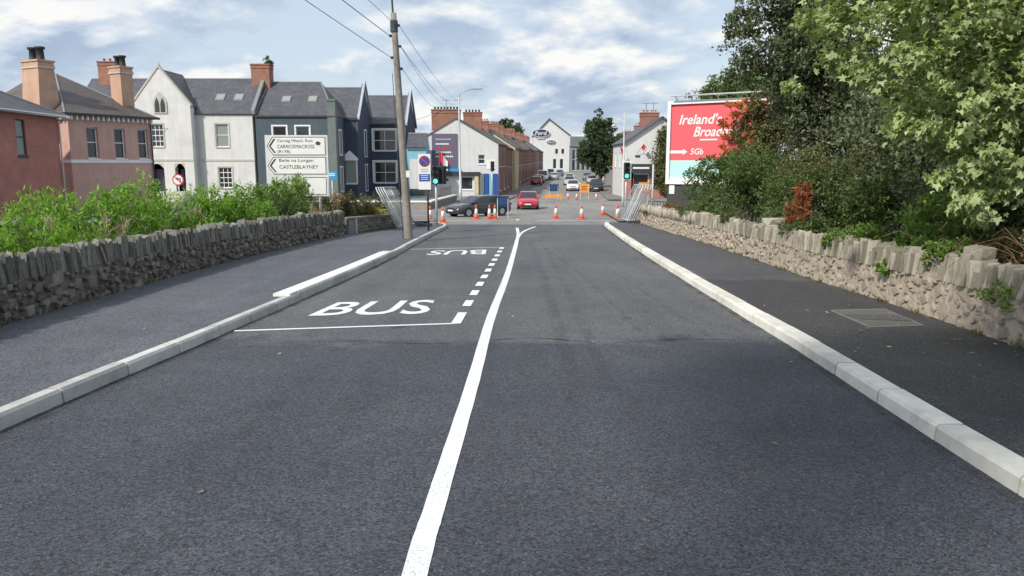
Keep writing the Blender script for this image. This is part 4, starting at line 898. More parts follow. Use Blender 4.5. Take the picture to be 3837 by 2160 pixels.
# direction sign
dsn = thing('direction_sign', 'large white direction sign with two left chevrons above the shrubs', 'direction sign', (-8.36, 26.0, gz(26)-.1)); z0 = -(gz(26)-.1)
for x in (.35, 1.78): MB().tube([(x, .06, 0), (x, .06, z0+2.62)], .045, 8).build('post', 'trim_white', dsn, True)
MB().box(0, 2.12, .0, .03, z0+.62, z0+2.68).build('backing_plate', 'sign_edge', dsn)
def arrow_panel(za, zb_, lines):
    q = MB(); P = [(.04, (za+zb_)/2), (.24, za), (2.06, za), (2.06, zb_), (.24, zb_)]; q.prism([(x, z0+z) for x, z in P], 'y', -.012, -.002); o = q.build('sign_panel', 'sign_white', dsn)
    for (a, b), (c, d) in zip(P, P[1:]+P[:1]):   # thin border a little inside the edge
        k = MB(); f = .94; cx, cz = 1.08, (za+zb_)/2; g = lambda x, z: (cx+(x-cx)*.975, z0+cz+(z-cz)*.92); A, B_ = g(a, b), g(c, d); k.tube([(A[0], -.013, A[1]), (B_[0], -.013, B_[1])], .011, 5); k.build('border', 'shop_dark', o)
    zc = z0+(za+zb_)/2; hh = (zb_-za)*.36
    for s in (1, -1): MB().hexa([(x, y, z) for y in (-.022, -.013) for x, z in ((.13, zc), (.19, zc), (.36, zc+s*hh), (.30, zc+s*hh))]).build('chevron', 'shop_dark', o)
    for s, u0, u1, va, vb in lines: lettering(s, 'shop_dark', o, lambda u, v, u0=u0, u1=u1, va=va, vb=vb: (u0+(u1-u0)*u, -.017, z0+va+(vb-va)*v), .0)
    return o
p1 = arrow_panel(2.0, 2.64, [('Carraig Mhach. Rois', .42, 1.62, 2.42, 2.54), ('CARRICKMACROSS', .42, 1.68, 2.24, 2.36), ('(R178)', .42, .85, 2.06, 2.18)])
MB().box(1.74, 1.86, -.03, -.0125, z0+2.36, z0+2.42).build('symbol', 'shop_dark', p1); MB().prism([(1.70, z0+2.42), (1.90, z0+2.42), (1.80, z0+2.48)], 'y', -.03, -.0125).build('symbol', 'shop_dark', p1)
arrow_panel(1.36, 1.97, [('Baile na Lorgan', .46, 1.62, 1.76, 1.89), ('CASTLEBLAYNEY', .46, 1.78, 1.56, 1.68)])
MB().box(1.2, 2.08, -.012, -.002, z0+.64, z0+1.32).build('lower_panel', 'sign_white', dsn)
for (a, b), (c, d) in zip(((1.25, .69), (2.03, .69), (2.03, 1.27), (1.25, 1.27)), ((2.03, .69), (2.03, 1.27), (1.25, 1.27), (1.25, .69))): MB().tube([(a, -.013, z0+b), (c, -.013, z0+d)], .011, 5).build('border', 'shop_dark', dsn)
# small cyan sign and no-left-turn sign
cs = thing('road_sign', 'small bright blue sign beside the direction sign', 'road sign', (-9.45, 40, gz(40))); MB().tube([(0, .05, -.1), (0, .05, 2.5)], .03, 8).build('post', 'galv', cs, True); MB().box(-.27, .27, -.01, .012, 2.05, 2.50).build('plate', 'sign_cyan', cs)
for z in (2.33, 2.24): MB().box(-.18, .18, -.02, -.0105, z, z+.05).build('text_strip', 'sign_white', cs)
nl = thing('road_sign', 'round red ringed no-left-turn sign in front of the arched porch', 'road sign', (-19.7, 45, gz(45))); zz = .77-gz(45)
MB().tube([(0, .05, -.1), (0, .05, zz+.3)], .03, 8).build('post', 'galv', nl, True); disc(nl, 'sign_ring', 0, zz, .34, -.01, .01, 'sign_red'); disc(nl, 'sign_face', 0, zz, .27, -.018, -.0105, 'sign_white')
MB().prism([(.10, zz-.17), (.16, zz-.17), (.16, zz+.09), (-.02, zz+.09), (-.02, zz+.16), (-.16, zz+.06), (-.02, zz-.04), (-.02, zz+.03), (.10, zz+.03)], 'y', -.024, -.0185).build('arrow', 'shop_dark', nl)
MB().hexa([(a*.7071+s*.028*.7071, y, zz+a*-.7071+s*.028*.7071) for y in (-.030, -.0245) for a, s in ((-.27, -1), (.27, -1), (.27, 1), (-.27, 1))]).build('slash', 'sign_red', nl)
# temporary works signs
def works_sign(label, x, y, w, zt, zb_, m, back='sign_white', text=None, barrier=False):
    o = thing('works_sign', label, 'works sign', (x, y, gz(y)), 0, 'temporary works signs'); g = gz(y); zt -= g; zb_ -= g
    for s in (-1, 1): MB().tube([(s*w*.42, -.18, 0), (s*w*.42, 0, zt)], .02, 6).build('leg', 'galv', o); MB().tube([(s*w*.42, .32, 0), (s*w*.42, .02, zt-.1)], .02, 6).build('leg', 'galv', o)
    MB().box(-w/2, w/2, -.03, -.01, zb_, zt).build('sign_plate', m, o, bevel=.01)
    MB().box(-w/2+.04, w/2-.04, -.036, -.031, zb_+.05, zt-.05).build('sign_face', back, o)
    for k in range(3): z = zb_+(zt-zb_)*(.28+.2*k); MB().box(-w*.32, w*.30-(.1*w if k == 1 else 0), -.042, -.0365, z, z+(zt-zb_)*.08).build('text_strip', 'sign_blue' if m == 'sign_navy' else 'shop_dark', o)
    if barrier: MB().box(-w*.85, w*.85, -.12, -.08, .25, .5).build('barrier_board', 'sign_orange', o); [MB().box(s*w*.7-.03, s*w*.7+.03, -.14, .1, 0, .6).build('barrier_leg', 'sign_orange', o) for s in (-1, 1)]
    return o
works_sign('dark blue temporary sign standing behind the cones and dark car', -.5, 41.2, .68, -.02, -.60, 'sign_navy', 'sign_navy')
works_sign('dark blue temporary sign over an orange barrier in the far carriageway', 4.05, 74, .98, -.28, -.95, 'sign_navy', 'sign_navy', barrier=True)
works_sign('orange temporary sign in front of the white parked car', 7.05, 74, .95, -.25, -1.1, 'sign_orange', 'sign_orange')
works_sign('orange temporary sign behind the right leaning fence panels', 7.1, 41, .55, .72, .25, 'sign_orange', 'sign_orange')
# traffic cones
def cone():
    o = thing('traffic_cone', '', 'traffic cone'); MB().box(-.18, .18, -.18, .18, 0, .045).build('base', 'cone_orange', o, bevel=.015)
    for a, b, m_ in ((.045, .22, 'cone_orange'), (.22, .55, 'cone_white'), (.55, .75, 'cone_orange')):
        r = lambda z: .125-(z-.045)*.135; MB().lathe([(r(a), a), (r(b), b)], 14).build('sleeve' if m_ == 'cone_white' else 'body', m_, o, True)
    return o
c0 = cone()
CN = [(-3.3, 36.1, 'cone at the left kerb end beside the signal post'), (-4.05, 37.4, 'cone half hidden behind the no-parking post'), (-1.87, 39.5, 'cone standing alone before the dark car door'), (-1.18, 39.5, 'left cone of the pair before the dark car rear wheel'), (-.90, 39.7, 'right cone of the pair before the dark car rear wheel'), (2.34, 40.4, 'cone standing nearest the red car in the junction mouth'), (3.63, 39.5, 'cone in the middle of the right lane mouth'), (5.36, 44.8, 'all orange looking cone set further back than its neighbours'), (5.45, 39.2, 'cone at the foot of the white bordered signal'), (5.75, 41.0, 'cone just behind the white bordered signal'), (6.35, 74.8, 'small far cone left of the orange sign'), (8.25, 74.5, 'small far cone right of the orange sign'), (5.6, 76.0, 'small far cone by the dark blue barrier sign')]
for i, (x, y, lab) in enumerate(CN):
    o = c0 if i == 0 else copy_tree(c0); o.location = (x, y, gz(y)); o.rotation_euler = (0, 0, i*.7); tag(o, 'orange and white traffic '+lab, None, 'traffic cones closing the junction')
# leaning stacks of mesh fence panels
def fence_panel(label, B, lean, L=3.1, H=1.75, up=1):
    B = Vector(B); U = Vector((0, 1, -.029)).normalized(); Vv = Vector((lean, 0, 1)).normalized(); o = thing('mesh_fence', label, 'fence', B, 0, 'mesh fence panels leaning in stacks')
    P = lambda u, v: U*u+Vv*v
    fr = MB(); fr.tube([P(0, 0), P(0, H-.12), P(.12, H), P(L-.12, H), P(L, H-.12), P(L, 0)], .021, 6); fr.tube([P(0, .12), P(L, .12)], .018, 6); fr.tube([P(L*.5, .12), P(L*.5, H)], .016, 6); fr.build('frame', 'galv', o, True)
    w = MB(); n = int(L/.24)
    for k in range(1, n): w.tube([P(L*k/n, .12), P(L*k/n, H)], .004, 3, False)
    for k in range(1, 5): w.tube([P(0, .12+(H-.12)*k/5), P(L, .12+(H-.12)*k/5)], .005, 3, False)
    m_ = w.build('wire_mesh', 'galv', o); m_['kind'] = 'stuff'
ords = ['first', 'second', 'third', 'fourth', 'fifth']
for k in range(4): fence_panel(f'galvanised mesh fence panel, {ords[k]} from the road in the stack by the utility pole', (-3.92-.10*k, 27.7+.12*k, gz(28)+.12), -.50-.01*k)
for k in range(4): fence_panel(f'galvanised mesh fence panel, {ords[k]} from the road in the stack on the right footpath', (5.02+.11*k, 32.9+.10*k, gz(33)+.12), .40+.02*k, 2.6, 1.8)
for x, y, lab in ((-3.55, 30.6, 'black rubber block lying by the utility pole'), (5.75, 33.2, 'black rubber block lying at the right fence stack'), (-4.0, 31.6, 'black rubber block beside the left fence stack')):
    o = MB().hexa([(x+a*(1 if z else 1.15), y+b*(1 if z else 1.15), gz(y)+.10+z) for z in (0, .13) for a, b in ((-.28, -.1), (.28, -.1), (.28, .1), (-.28, .1))]).build('rubber_block', 'rubber', None, bevel=.03); tag(o, lab, 'rubber block')
# grey sign post and dark railing at the end of the right wall
sp = thing('sign_post', 'bare grey sign post beside the billboard', 'post', (6.65, 36, gz(36))); MB().tube([(0, 0, -.1), (0, 0, 2.75)], .045, 8).build('post', 'pole_grey', sp, True); MB().lathe([(.055, 0), (.055, .05), (.02, .08)], 8, (0, 0, 2.75)).build('cap', 'dark_metal', sp)
rl = thing('railing', 'black vertical bar railing below the billboard', 'railing', (6.9, 38.4, gz(38)))
for k in range(17): MB().tube([(k*.13, -k*.1, -.1), (k*.13, -k*.1, .95)], .016, 5).build('bar', 'black', rl)
for z in (.1, .95): MB().tube([(0, 0, z), (2.1, -1.6, z)], .022, 5).build('rail', 'black', rl)
# flags
def flag(label, base, tip, w, h):
    o = thing('flag', label, 'flag', base); b, t = Vector((0, 0, 0)), Vector(tip)-Vector(base); MB().tube([b, t], .02, 6).build('flag_pole', 'timber', o)
    d = t.normalized()
    for k, m_ in ((0, 'flag_red'), (1, 'flag_white')):
        V = []; F = []; n = 6
        for i in range(n+1):
            s = (k+i/n)*w/2
            for e in (0, 1): q = t-d*h*(1-e)+Vector((s*.55, math.sin(s*9+e)*.06, -s*.75)); V.append(tuple(q))
        for i in range(n): F.append((2*i, 2*i+1, 2*i+3, 2*i+2))
        np_mesh('cloth', V, F, m_, o)
flag('red and white flag above the left traffic signal', (-5.0, 52, -.4), (-4.9, 51.8, 2.6), 1.0, .65)
flag('red and white flag on the pub corner beside the tree', (11.7, 79.5, 1.6), (11.1, 79.2, 3.6), 1.3, .8)
flag('small red and white flag on the pub gable', (13.0, 79.9, 2.6), (13.6, 79.3, 3.7), .9, .5)
# television aerials on the chimneys
for x, y, z, lab in ((-7.2, 85.1, 7.55, 'television aerial on the big brick chimney'), (-5.9, 85.1, 7.55, 'second television aerial on the big brick chimney'), (14.6, 84.2, 7.15, 'television aerial on the pub chimney'), (15.4, 84.2, 7.15, 'right-hand television aerial on the pub chimney')):
    o = thing('television_aerial', lab, 'aerial', (x, y, z)); MB().tube([(0, 0, -.1), (0, 0, 1.1)], .025, 5).build('mast', 'dark_metal', o); MB().tube([(-.5, 0, 1.0), (.5, 0, 1.0)], .02, 5).build('boom', 'dark_metal', o)
    for k in range(5): MB().tube([(-.45+k*.22, -.2, 1.0), (-.45+k*.22, .2, 1.0)], .012, 4).build('element', 'dark_metal', o)
# billboard
A = Vector((7.42, 36.0, 0)); Bv = Vector((11.1, 33.45, 0)); bw = (Bv-A).length; ang = math.atan2(Bv.y-A.y, Bv.x-A.x); g = gz(36)
bb = thing('billboard', 'tall red advertising billboard in a pale frame half hidden by foliage', 'billboard', (A.x, A.y, g), ang); zb_, zt = .93-g, 4.42-g
for x in (.5, bw/2, bw-.5): MB().box(x-.09, x+.09, .22, .4, -.2, zt-.3).build('leg', 'dark_metal', bb)
MB().box(0, bw, .05, .22, zb_, zt).build('back_panel', 'sign_back', bb)
fr = .16
for q in ((-fr, 0, zb_-fr, zt+fr), (bw, bw+fr, zb_-fr, zt+fr), (0, bw, zt, zt+fr), (0, bw, zb_-fr, zb_)): MB().box(q[0], q[1], -.08, .26, q[2], q[3]).build('frame', 'trim_white', bb)
ps = MB().box(0, bw, .03, .048, zb_, zt).build('poster', 'poster_red', bb); hgt = zt-zb_
MB().box(0, bw, .020, .028, zb_, zb_+hgt*.27).build('poster_strip', 'poster_teal', bb)
MB().box(0, bw, .014, .019, zb_, zb_+hgt*.05).build('poster_strip', 'sign_white', bb)
def bt(s, u0, u1, v0, v1, sh=.06, bold=.02): lettering(s, 'sign_white', ps, lambda u, v: (bw*(u0+(u1-u0)*u), .018, zt-hgt*(v1+(v0-v1)*v)), bold, sh)
bt("Ireland's", .10, .54, .13, .265); bt('Broadband', .26, .78, .295, .425); bt('5Gb', .225, .36, .575, .655)
MB().box(bw*.32, bw*.5, .012, .018, zt-hgt*.475, zt-hgt*.455).build('print_strip', 'sign_white', ps)
MB().box(0, bw*.14, .012, .018, zt-hgt*.64, zt-hgt*.60).build('print_strip', 'sign_white', ps); MB().prism([(bw*.14, zt-hgt*.66), (bw*.19, zt-hgt*.62), (bw*.14, zt-hgt*.58)], 'y', .012, .018).build('print_strip', 'sign_white', ps)
tr = MB(); tr.tube([(.1, -.35, zt+.35), (bw-.1, -.35, zt+.35)], .035, 6)
for x in (.3, bw*.5, bw-.3): tr.tube([(x, .1, zt+.1), (x, -.35, zt+.35)], .025, 6)
tr.build('light_rail', 'galv', bb)
MB().box(-.1, bw, .02, .06, -.1, zb_-fr-.003).build('skirt', 'trim_dark', bb); MB().box(.02, .28, -.02, .015, zb_-.62, zb_-.22).build('notice', 'sign_white', bb)

# ------------------------------------------------------------------ cars
def car(label, x, y, heading, paint, sc=1., L=4.2, W=1.74, H=1.45, van=False, plate=True):
    """heading: direction of the bonnet, degrees anticlockwise from +X"""
    o = thing('van' if van else 'car', label, 'van' if van else 'car', (x, y, gz(y)), R(heading), 'cars at the junction and along the far street'); o.scale = (sc,)*3
    hw = W/2; st = [(-.50, .80, .34, .74), (-.48, .93, .26, .88), (-.42, .99, .22, .93), (-.25, 1., .20, .94), (.0, 1., .19, .93), (.18, 1., .19, .92), (.30, .99, .20, .87), (.40, .97, .21, .79), (.46, .92, .22, .70), (.49, .84, .25, .62), (.50, .74, .30, .55)]
    if van: st = [(-.50, .9, .34, 1.0), (-.49, .97, .26, 1.05), (-.3, 1, .22, 1.06), (.1, 1, .2, 1.06), (.26, 1, .2, 1.04), (.40, .97, .21, .95), (.47, .92, .22, .80), (.50, .78, .3, .6)]
    V = []; F = []
    for fx, w, zb, zt in st:
        h = hw*w
        ring = [(0, zb), (.82*h, zb), (h, zb+.10), (h*1.0, (zb+zt)*.52), (h*.985, zt-.10), (h*.90, zt-.02), (h*.55, zt+.015), (0, zt+.03)]
        ring = [(-a, b) for a, b in ring[1:-1]][::-1]+ring
        # order: left top .. left bottom, centre bottom, right .. top centre
        V += [(fx*L, a, b) for a, b in ring]
    n = 14
    for i in range(len(st)-1):
        for k in range(n): F.append((i*n+k, i*n+(k+1) % n, (i+1)*n+(k+1) % n, (i+1)*n+k))
    F += [tuple(range(n)), tuple((len(st)-1)*n+k for k in reversed(range(n)))]
    b = MB(); b.v = V; b.f = F; b.build('body', paint, o, True)
    zr = H if not van else 1.95
    pr = [(-.47, .90), (-.385, zr-.10), (-.30, zr-.02), (-.08, zr), (.06, zr-.04), (.265, .90)] if not van else [(-.492, 1.0), (-.485, zr-.08), (-.40, zr), (.0, zr), (.16, zr-.06), (.33, 1.0)]
    wd = lambda z: hw*(.93-(.20 if not van else .06)*(z-.9)/(zr-.9))
    c = MB(); base = c.pts([(fx*L, s*wd(z), z) for s in (-1, 1) for fx, z in pr]); m_ = len(pr)
    for i in range(m_-1): c.f.append((base+i, base+i+1, base+m_+i+1, base+m_+i))
    c.f += [tuple(base+i for i in range(m_)), tuple(base+m_+i for i in reversed(range(m_)))]; c.build('cabin', paint, o, bevel=.03)
    def glass(name, i, j, ins=.10, off=.012):
        (xa, za), (xb, zb) = pr[i], pr[j]; d = Vector((xb*L-xa*L, 0, zb-za)); nrm = Vector((-d.z, 0, d.x)).normalized()*off*(1 if d.x > 0 else 1); g_ = MB(); P = []
        nrm = nrm if nrm.z > 0 else -nrm
        for t in (ins, 1-ins*.9):
            xx = xa*L+d.x*t; zz = za+d.z*t; P.append((xx, zz))
        g_.face([(P[0][0]+nrm.x, -wd(P[0][1])*.90, P[0][1]+nrm.z), (P[0][0]+nrm.x, wd(P[0][1])*.90, P[0][1]+nrm.z), (P[1][0]+nrm.x, wd(P[1][1])*.90, P[1][1]+nrm.z), (P[1][0]+nrm.x, -wd(P[1][1])*.90, P[1][1]+nrm.z)]); g_.build(name, 'glass', o)
    glass('windscreen', 4, 5, .06)
    if not van: glass('rear_window', 0, 1, .16)
    zl, zh = (.945, zr-.11) if not van else (1.15, zr-.22)
    quads = [[(-.43, .0), (-.372, 1), (-.135, 1), (-.135, 0)], [(-.12, 0), (-.12, 1), (.052, .94), (.225, 0)]] if not van else [[(.03, 0), (.03, 1), (.16, .95), (.27, 0)]]
    for q in quads:
        for s in (-1, 1):
            g_ = MB(); g_.face([(fx*L, s*(wd(zl+(zh-zl)*t)+.008), zl+(zh-zl)*t) for fx, t in q]); g_.build('side_window', 'glass', o)
    r = .315
    for fx in (-.30, .315):
        for s in (-1, 1):
            MB().prism([(fx*L+(r+.055)*math.cos(t*math.pi/10), r+(r+.055)*math.sin(t*math.pi/10)) for t in range(20)], 'y', s*(hw-.12), s*(hw+.006)).build('wheel_arch', 'black', o)
            w_ = MB().prism([(fx*L+r*math.cos(t*math.pi/10), r+r*math.sin(t*math.pi/10)) for t in range(20)], 'y', s*(hw-.19), s*(hw+.012)).build('wheel', 'tyre', o)
            k = MB(); k.prism([(fx*L+.20*math.cos(t*math.pi/8), r+.20*math.sin(t*math.pi/8)) for t in range(16)], 'y', s*(hw-.1), s*(hw+.018)); k.build('rim', 'alloy', w_)
    for s in (-1, 1):
        k = MB(); k.hexa([(fx*L, s*a*hw, z) for z, e in ((.56, 0), (.70, -.022)) for fx, a in ((.485+e, .52), (.452+e, .90), (.40+e, .90), (.42+e, .52))]); k.build('headlight', 'lamp_clear', o, bevel=.02)
        k = MB(); k.box(-.497*L, -.46*L, s*.66*hw, s*.93*hw, .70, .86); k.build('tail_light', 'tail_red', o, bevel=.02)
        k = MB(); k.box(.20*L, .245*L, s*(hw*.93), s*(hw+.16), .93, 1.05); k.build('mirror', paint, o, bevel=.03)
    MB().box(.47*L, .503*L, -.42*hw, .42*hw, .52, .62).build('grille', 'black', o); MB().box(.45*L, .500*L, -.62*hw, .62*hw, .24, .38).build('lower_grille', 'black', o)
    MB().box(.49*L, .509*L, -.26, .26, .40, .50).build('number_plate', 'plate', o); MB().box(-.509*L, -.49*L, -.26, .26, .52, .62).build('number_plate', 'plate', o)
    return o
car('dark charcoal hatchback turning left behind the cones', -1.95, 43.9, 180+39, 'paint_charcoal', .86, 4.5, 1.76, 1.38)
car('red car driving towards the camera through the junction', 1.22, 57.0, 268, 'paint_red', .90, 4.1, 1.74, 1.42)
car('white car facing the camera behind the orange sign', 8.25, 103, 265, 'paint_white', 1.0)
car('black car parked at the right behind the orange sign', 11.2, 101, 262, 'paint_black', 1.02, 4.4, 1.8, 1.55)
car('silver car in the queue behind the white car', 9.2, 122, 265, 'paint_silver')
car('white car third in the queue behind the silver car', 10.4, 138, 265, 'paint_white')
car('pale silver car parked under the street tree', 13.4, 128, 265, 'paint_silver')
car('grey car further along the right kerb of the far street', 14.4, 146, 265, 'paint_grey')
car('silver grey car driving away along the middle of the far street', 8.3, 150, 85, 'paint_silver')
car('blue car at the far end of the street', 11.0, 176, 265, 'paint_blue')
car('dark car far along the street beyond the silver one', 9.6, 190, 85, 'paint_charcoal')
car('red car parked first along the left kerb of the far street', street(122, 2.2), 122, 85, 'paint_maroon')
car('bright red car parked second along the left kerb of the far street', street(131, 2.2), 131, 85, 'paint_red')
car('white van parked along the left kerb of the far street', street(143, 2.3), 143, 265, 'paint_white', 1.0, 4.9, 1.9, 1.9, van=True)
car('small white car parked beyond the white van', street(154, 2.2), 154, 265, 'paint_white')

# ------------------------------------------------------------------ trees and plants
def palmate(seed):
    """five-lobed sycamore leaf about 1 unit across: fan of triangles, gently folded"""
    rnd = random.Random(seed); P = [(0, -.05)]
    tips = [(-115, .30), (-92, .34), (-74, .30), (-52, .54), (-33, .36), (-17, .46), (0, .66), (17, .46), (33, .36), (52, .54), (74, .30), (92, .34), (115, .30)]
    V = [(0, 0, 0)]+[(r*math.sin(R(a))*rnd.uniform(.9, 1.1), r*math.cos(R(a))*rnd.uniform(.9, 1.1), .30*abs(math.sin(R(a)))*r+rnd.uniform(-.06, .06)-.55*r*r) for a, r in tips]
    F = [(0, i, i+1) for i in range(1, len(V)-1)]; return np.array(V), np.array(F)
PAL = [palmate(i) for i in range(5)]
def sycamore():
    rng = np.random.default_rng(21); base = (8.3, 9.6, gz(9.6)-.1)
    o = thing('sycamore_tree', 'large sycamore overhanging the right footpath with broad pale green leaves', 'tree', base)
    B = [(3.95, 9.5, 3.35, .55, .6, .5), (3.75, 9.4, 2.78, .36, .45, .26), (4.45, 9.2, 2.95, .65, .6, .42), (4.3, 9.7, 3.9, .8, .8, .6), (5.15, 9.1, 2.55, .65, .65, .48), (5.2, 9.2, 3.35, .8, .8, .6), (5.95, 8.8, 2.9, .8, .8, .75), (4.85, 9.3, 2.2, .40, .5, .30), (5.4, 9.0, 1.95, .5, .6, .45), (5.65, 8.8, 1.42, .42, .55, .42), (6.05, 8.6, 2.05, .6, .7, .65), (6.15, 8.5, 1.25, .5, .6, .5), (6.5, 8.3, .85, .5, .6, .38), (5.9, 9.2, 3.9, 1.0, 1., .7), (6.7, 8.7, 3.4, .9, .9, .9), (6.9, 8.7, 2.2, .8, .9, .9), (7.2, 8.8, 1.2, .7, .8, .7), (5.0, 10.3, 4.3, 1.2, 1., .7), (6.6, 10, 4.6, 1.5, 1.2, .9), (7.8, 10, 3.4, 1.2, 1.2, 1.4), (5.6, 10.2, 3.0, 1.0, .8, .8), (6.4, 9.9, 2.0, 1.0, .8, .8)]
    P = blob_points(B, 25000, rng, .30, 60, .15)-np.array(base); n = len(P)
    out = P+np.array(base)-np.array([6.2, 9.6, 2.6]); out /= np.linalg.norm(out, axis=1)[:, None]
    # blades hang: tips point out and down, upper faces look out and up
    a = out*.75+rng.normal(size=(n, 3))*.5; a[:, 2] -= .40; a /= np.linalg.norm(a, axis=1)[:, None]
    nn = out*.22+rng.normal(size=(n, 3))*.55; nn[:, 2] += .95; nn -= a*(nn*a).sum(1)[:, None]; nn /= np.linalg.norm(nn, axis=1)[:, None]; s = np.cross(a, nn)
    size = rng.uniform(.075, .145, n); d = np.linalg.norm(P+np.array(base)-np.array([0, 0, 1.75]), axis=1); order = np.argsort(d-.9*((P+np.array(base)-np.array([6.2, 9.6, 2.6]))*np.array([-.3, -.6, .1])).sum(1))
    lm = []
    for V, F in PAL:
        me = bpy.data.meshes.new('leaf'); me.from_pydata(V.tolist(), [], F.tolist()); me.materials.append(M('leaf_sycamore')); lm.append(me)
    VV = []; FF = []; off = 0
    for rank, i in enumerate(order):
        if rank < 300:
            l = link('leaf', lm[i % 5], o); mtx = Matrix((( *(s[i]*size[i]), P[i][0]), (*(a[i]*size[i]), P[i][1]), (*(nn[i]*size[i]), P[i][2]), (0, 0, 0, 1)))
            m3 = Matrix.Identity(4)
            for c_, v_ in enumerate((s[i]*size[i], a[i]*size[i], nn[i]*size[i], P[i])):
                for r_ in range(3): m3[r_][c_] = float(v_[r_])
            l.matrix_local = m3
        else:
            V, F = PAL[i % 5]; VV.append(P[i]+(V[:, :1]*s[i]+V[:, 1:2]*a[i]+V[:, 2:]*nn[i])*size[i]); FF.append(F+off); off += len(V)
    c = np_mesh('crown', np.concatenate(VV), np.concatenate(FF), 'leaf_sycamore', o); c['kind'] = 'stuff'
    limbs(o, (0, 0, 0), (-.3, .3, 4.0), .13, [(b[0]-base[0], b[1]-base[1], b[2]-base[2]) for b in B], 4)
sycamore()
def tree(name, label, base, blobs, n, size, asp, m, seed, r=.2, up=.2, h=None, shell=.5):
    z = gz(base[1])-.12; o = thing(name, label, 'tree', (*base, z)); rel = [(b[0]-base[0], b[1]-base[1], b[2]-z, *b[3:]) for b in blobs]
    crown('crown', rel, n, size, asp, m, o, seed, up, shell); top = h or max(b[2] for b in rel)
    limbs(o, (0, 0, 0), (rel[0][0]*.4, rel[0][1]*.4, top*.8), r, [b[:3] for b in rel], seed); return o
rb = random.Random(6)
def scatter(cx, cy, cz, rx, ry, rz, k, s, seed):
    r_ = random.Random(seed); out = []
    while len(out) < k:
        a, b, c = (r_.uniform(-1, 1) for _ in range(3))
        if a*a+b*b+c*c > 1: continue
        q = s*r_.uniform(.7, 1.3); out.append((cx+a*rx, cy+b*ry, cz+c*rz, q, q, q*.8))
    return out
tree('dark_tree', 'tall dark leafed tree rising behind the billboard side of the tan wall', (8.6, 22.5), scatter(10.0, 22.5, 4.0, 2.5, 2.2, 3.2, 36, .85, 1)+scatter(8.2, 22.3, 5.6, 1.3, 1.2, 1.3, 12, .7, 41)+[(6.5, 21.9, 5.0, .65, .8, .7), (6.7, 22, 4.3, .6, .7, .45), (6.4, 22, 5.6, .5, .7, .5), (6.9, 22, 6.2, .7, .8, .7), (7.5, 22, 6.8, .8, .8, .8), (7.5, 22, 4.3, .7, .8, .6), (8.6, 21.4, 2.6, .9, 1., 1.0), (9.4, 20.8, 2.0, 1.2, 1., 1.2), (8.2, 22, 3.4, .7, .8, .6)], 70000, .115, .5, 'leaf_dark', 31, .22)
tree('dark_tree', 'dark hedge tree filling the gap behind the other trees at right', (14, 20), scatter(14.5, 19.5, 2.8, 3.6, 2.5, 3.4, 34, 1.1, 9), 30000, .17, .55, 'leaf_dark', 36, .2)
tree('dark_tree', 'unseen leafy tree added behind the viewpoint to shade the right foreground', (-9.6, -8.0), scatter(-8.9, -7.4, 16.2, 2.2, 1.6, 1.4, 16, .8, 30), 6000, .22, .6, 'leaf_dark', 37, .25)  # out-of-view tree put in so its crown casts shade on the right foreground
tree('dark_tree', 'dark shaded tree behind the sycamore at the right', (10.5, 15.5), scatter(10.0, 15.6, 3.0, 3.2, 1.8, 2.9, 46, .9, 2)+scatter(9.6, 15.2, 5.2, 2.8, 1.4, 1.0, 16, .8, 42), 66000, .115, .5, 'leaf_dark', 32, .22)
tree('dark_tree', 'deep shaded undergrowth tree behind the brambles at far right', (8.6, 11.8), scatter(8.6, 12.2, 1.6, 2.4, 1.0, 1.9, 30, .7, 3), 30000, .10, .5, 'leaf_dark', 33, .15)
tree('green_tree', 'sunlit bushy green tree overtopping the billboard', (12.2, 41.5), scatter(12.6, 41.5, 4.5, 3.2, 2, 1.6, 22, 1.1, 4)+[(9.9, 41, 4.9, .9, .9, .7), (9.4, 41, 4.3, .6, .7, .5)], 22000, .17, .55, 'leaf_mid', 34, .25)
shrub('shrub', 'dense mid green shrub in front of the billboard foot', 'shrub', scatter(8.4, 26.5, .9, 1.5, 1.6, 1.0, 14, .75, 5)+[(6.9, 27, -.1, .6, .9, .45), (6.8, 25, .0, .55, .9, .5), (7.1, 28.5, .9, .7, .8, .8), (7.4, 28.3, 1.5, .6, .7, .5), (8.2, 28, 1.7, .6, .7, .5)], 30000, .10, .5, 'leaf_mid', 51)
shrub('shrub', 'dark green shrub behind the pale boulder on the tan wall', 'shrub', scatter(7.7, 18.0, .6, 1.4, 2.2, .9, 16, .6, 6), 26000, .075, .5, 'leaf_mid', 52)
shrub('shrub', 'grey green shrub between the dark tree and the wall', 'shrub', scatter(9.0, 20.5, 1.1, 1.7, 1.6, 1.0, 16, .7, 7), 26000, .085, .5, 'leaf_olive', 53)
shrub('shrub', 'light green leafy shrub spilling onto the tan wall', 'shrub', scatter(6.3, 11.3, .55, .75, 1.5, .5, 11, .42, 8)+[(5.75, 10.6, .55, .3, .5, .25), (5.8, 12.2, .5, .3, .5, .3)], 16000, .07, .55, 'leaf_lime', 54)
shrub('shrub', 'green leafy shrub beneath the sycamore at the right edge', 'shrub', scatter(7.3, 8.9, .7, .8, .8, .5, 8, .4, 12), 5000, .085, .6, 'leaf_mid', 62)
shrub('dead_shrub', 'rust brown dead shrub standing on the tan wall', 'shrub', [(6.45, 17.1, .62, .22, .3, .42), (6.6, 17.3, 1.0, .2, .25, .3), (6.3, 16.9, .35, .2, .3, .22)], 1500, .11, .25, 'leaf_rust', 55, .6, stem_m='twig')
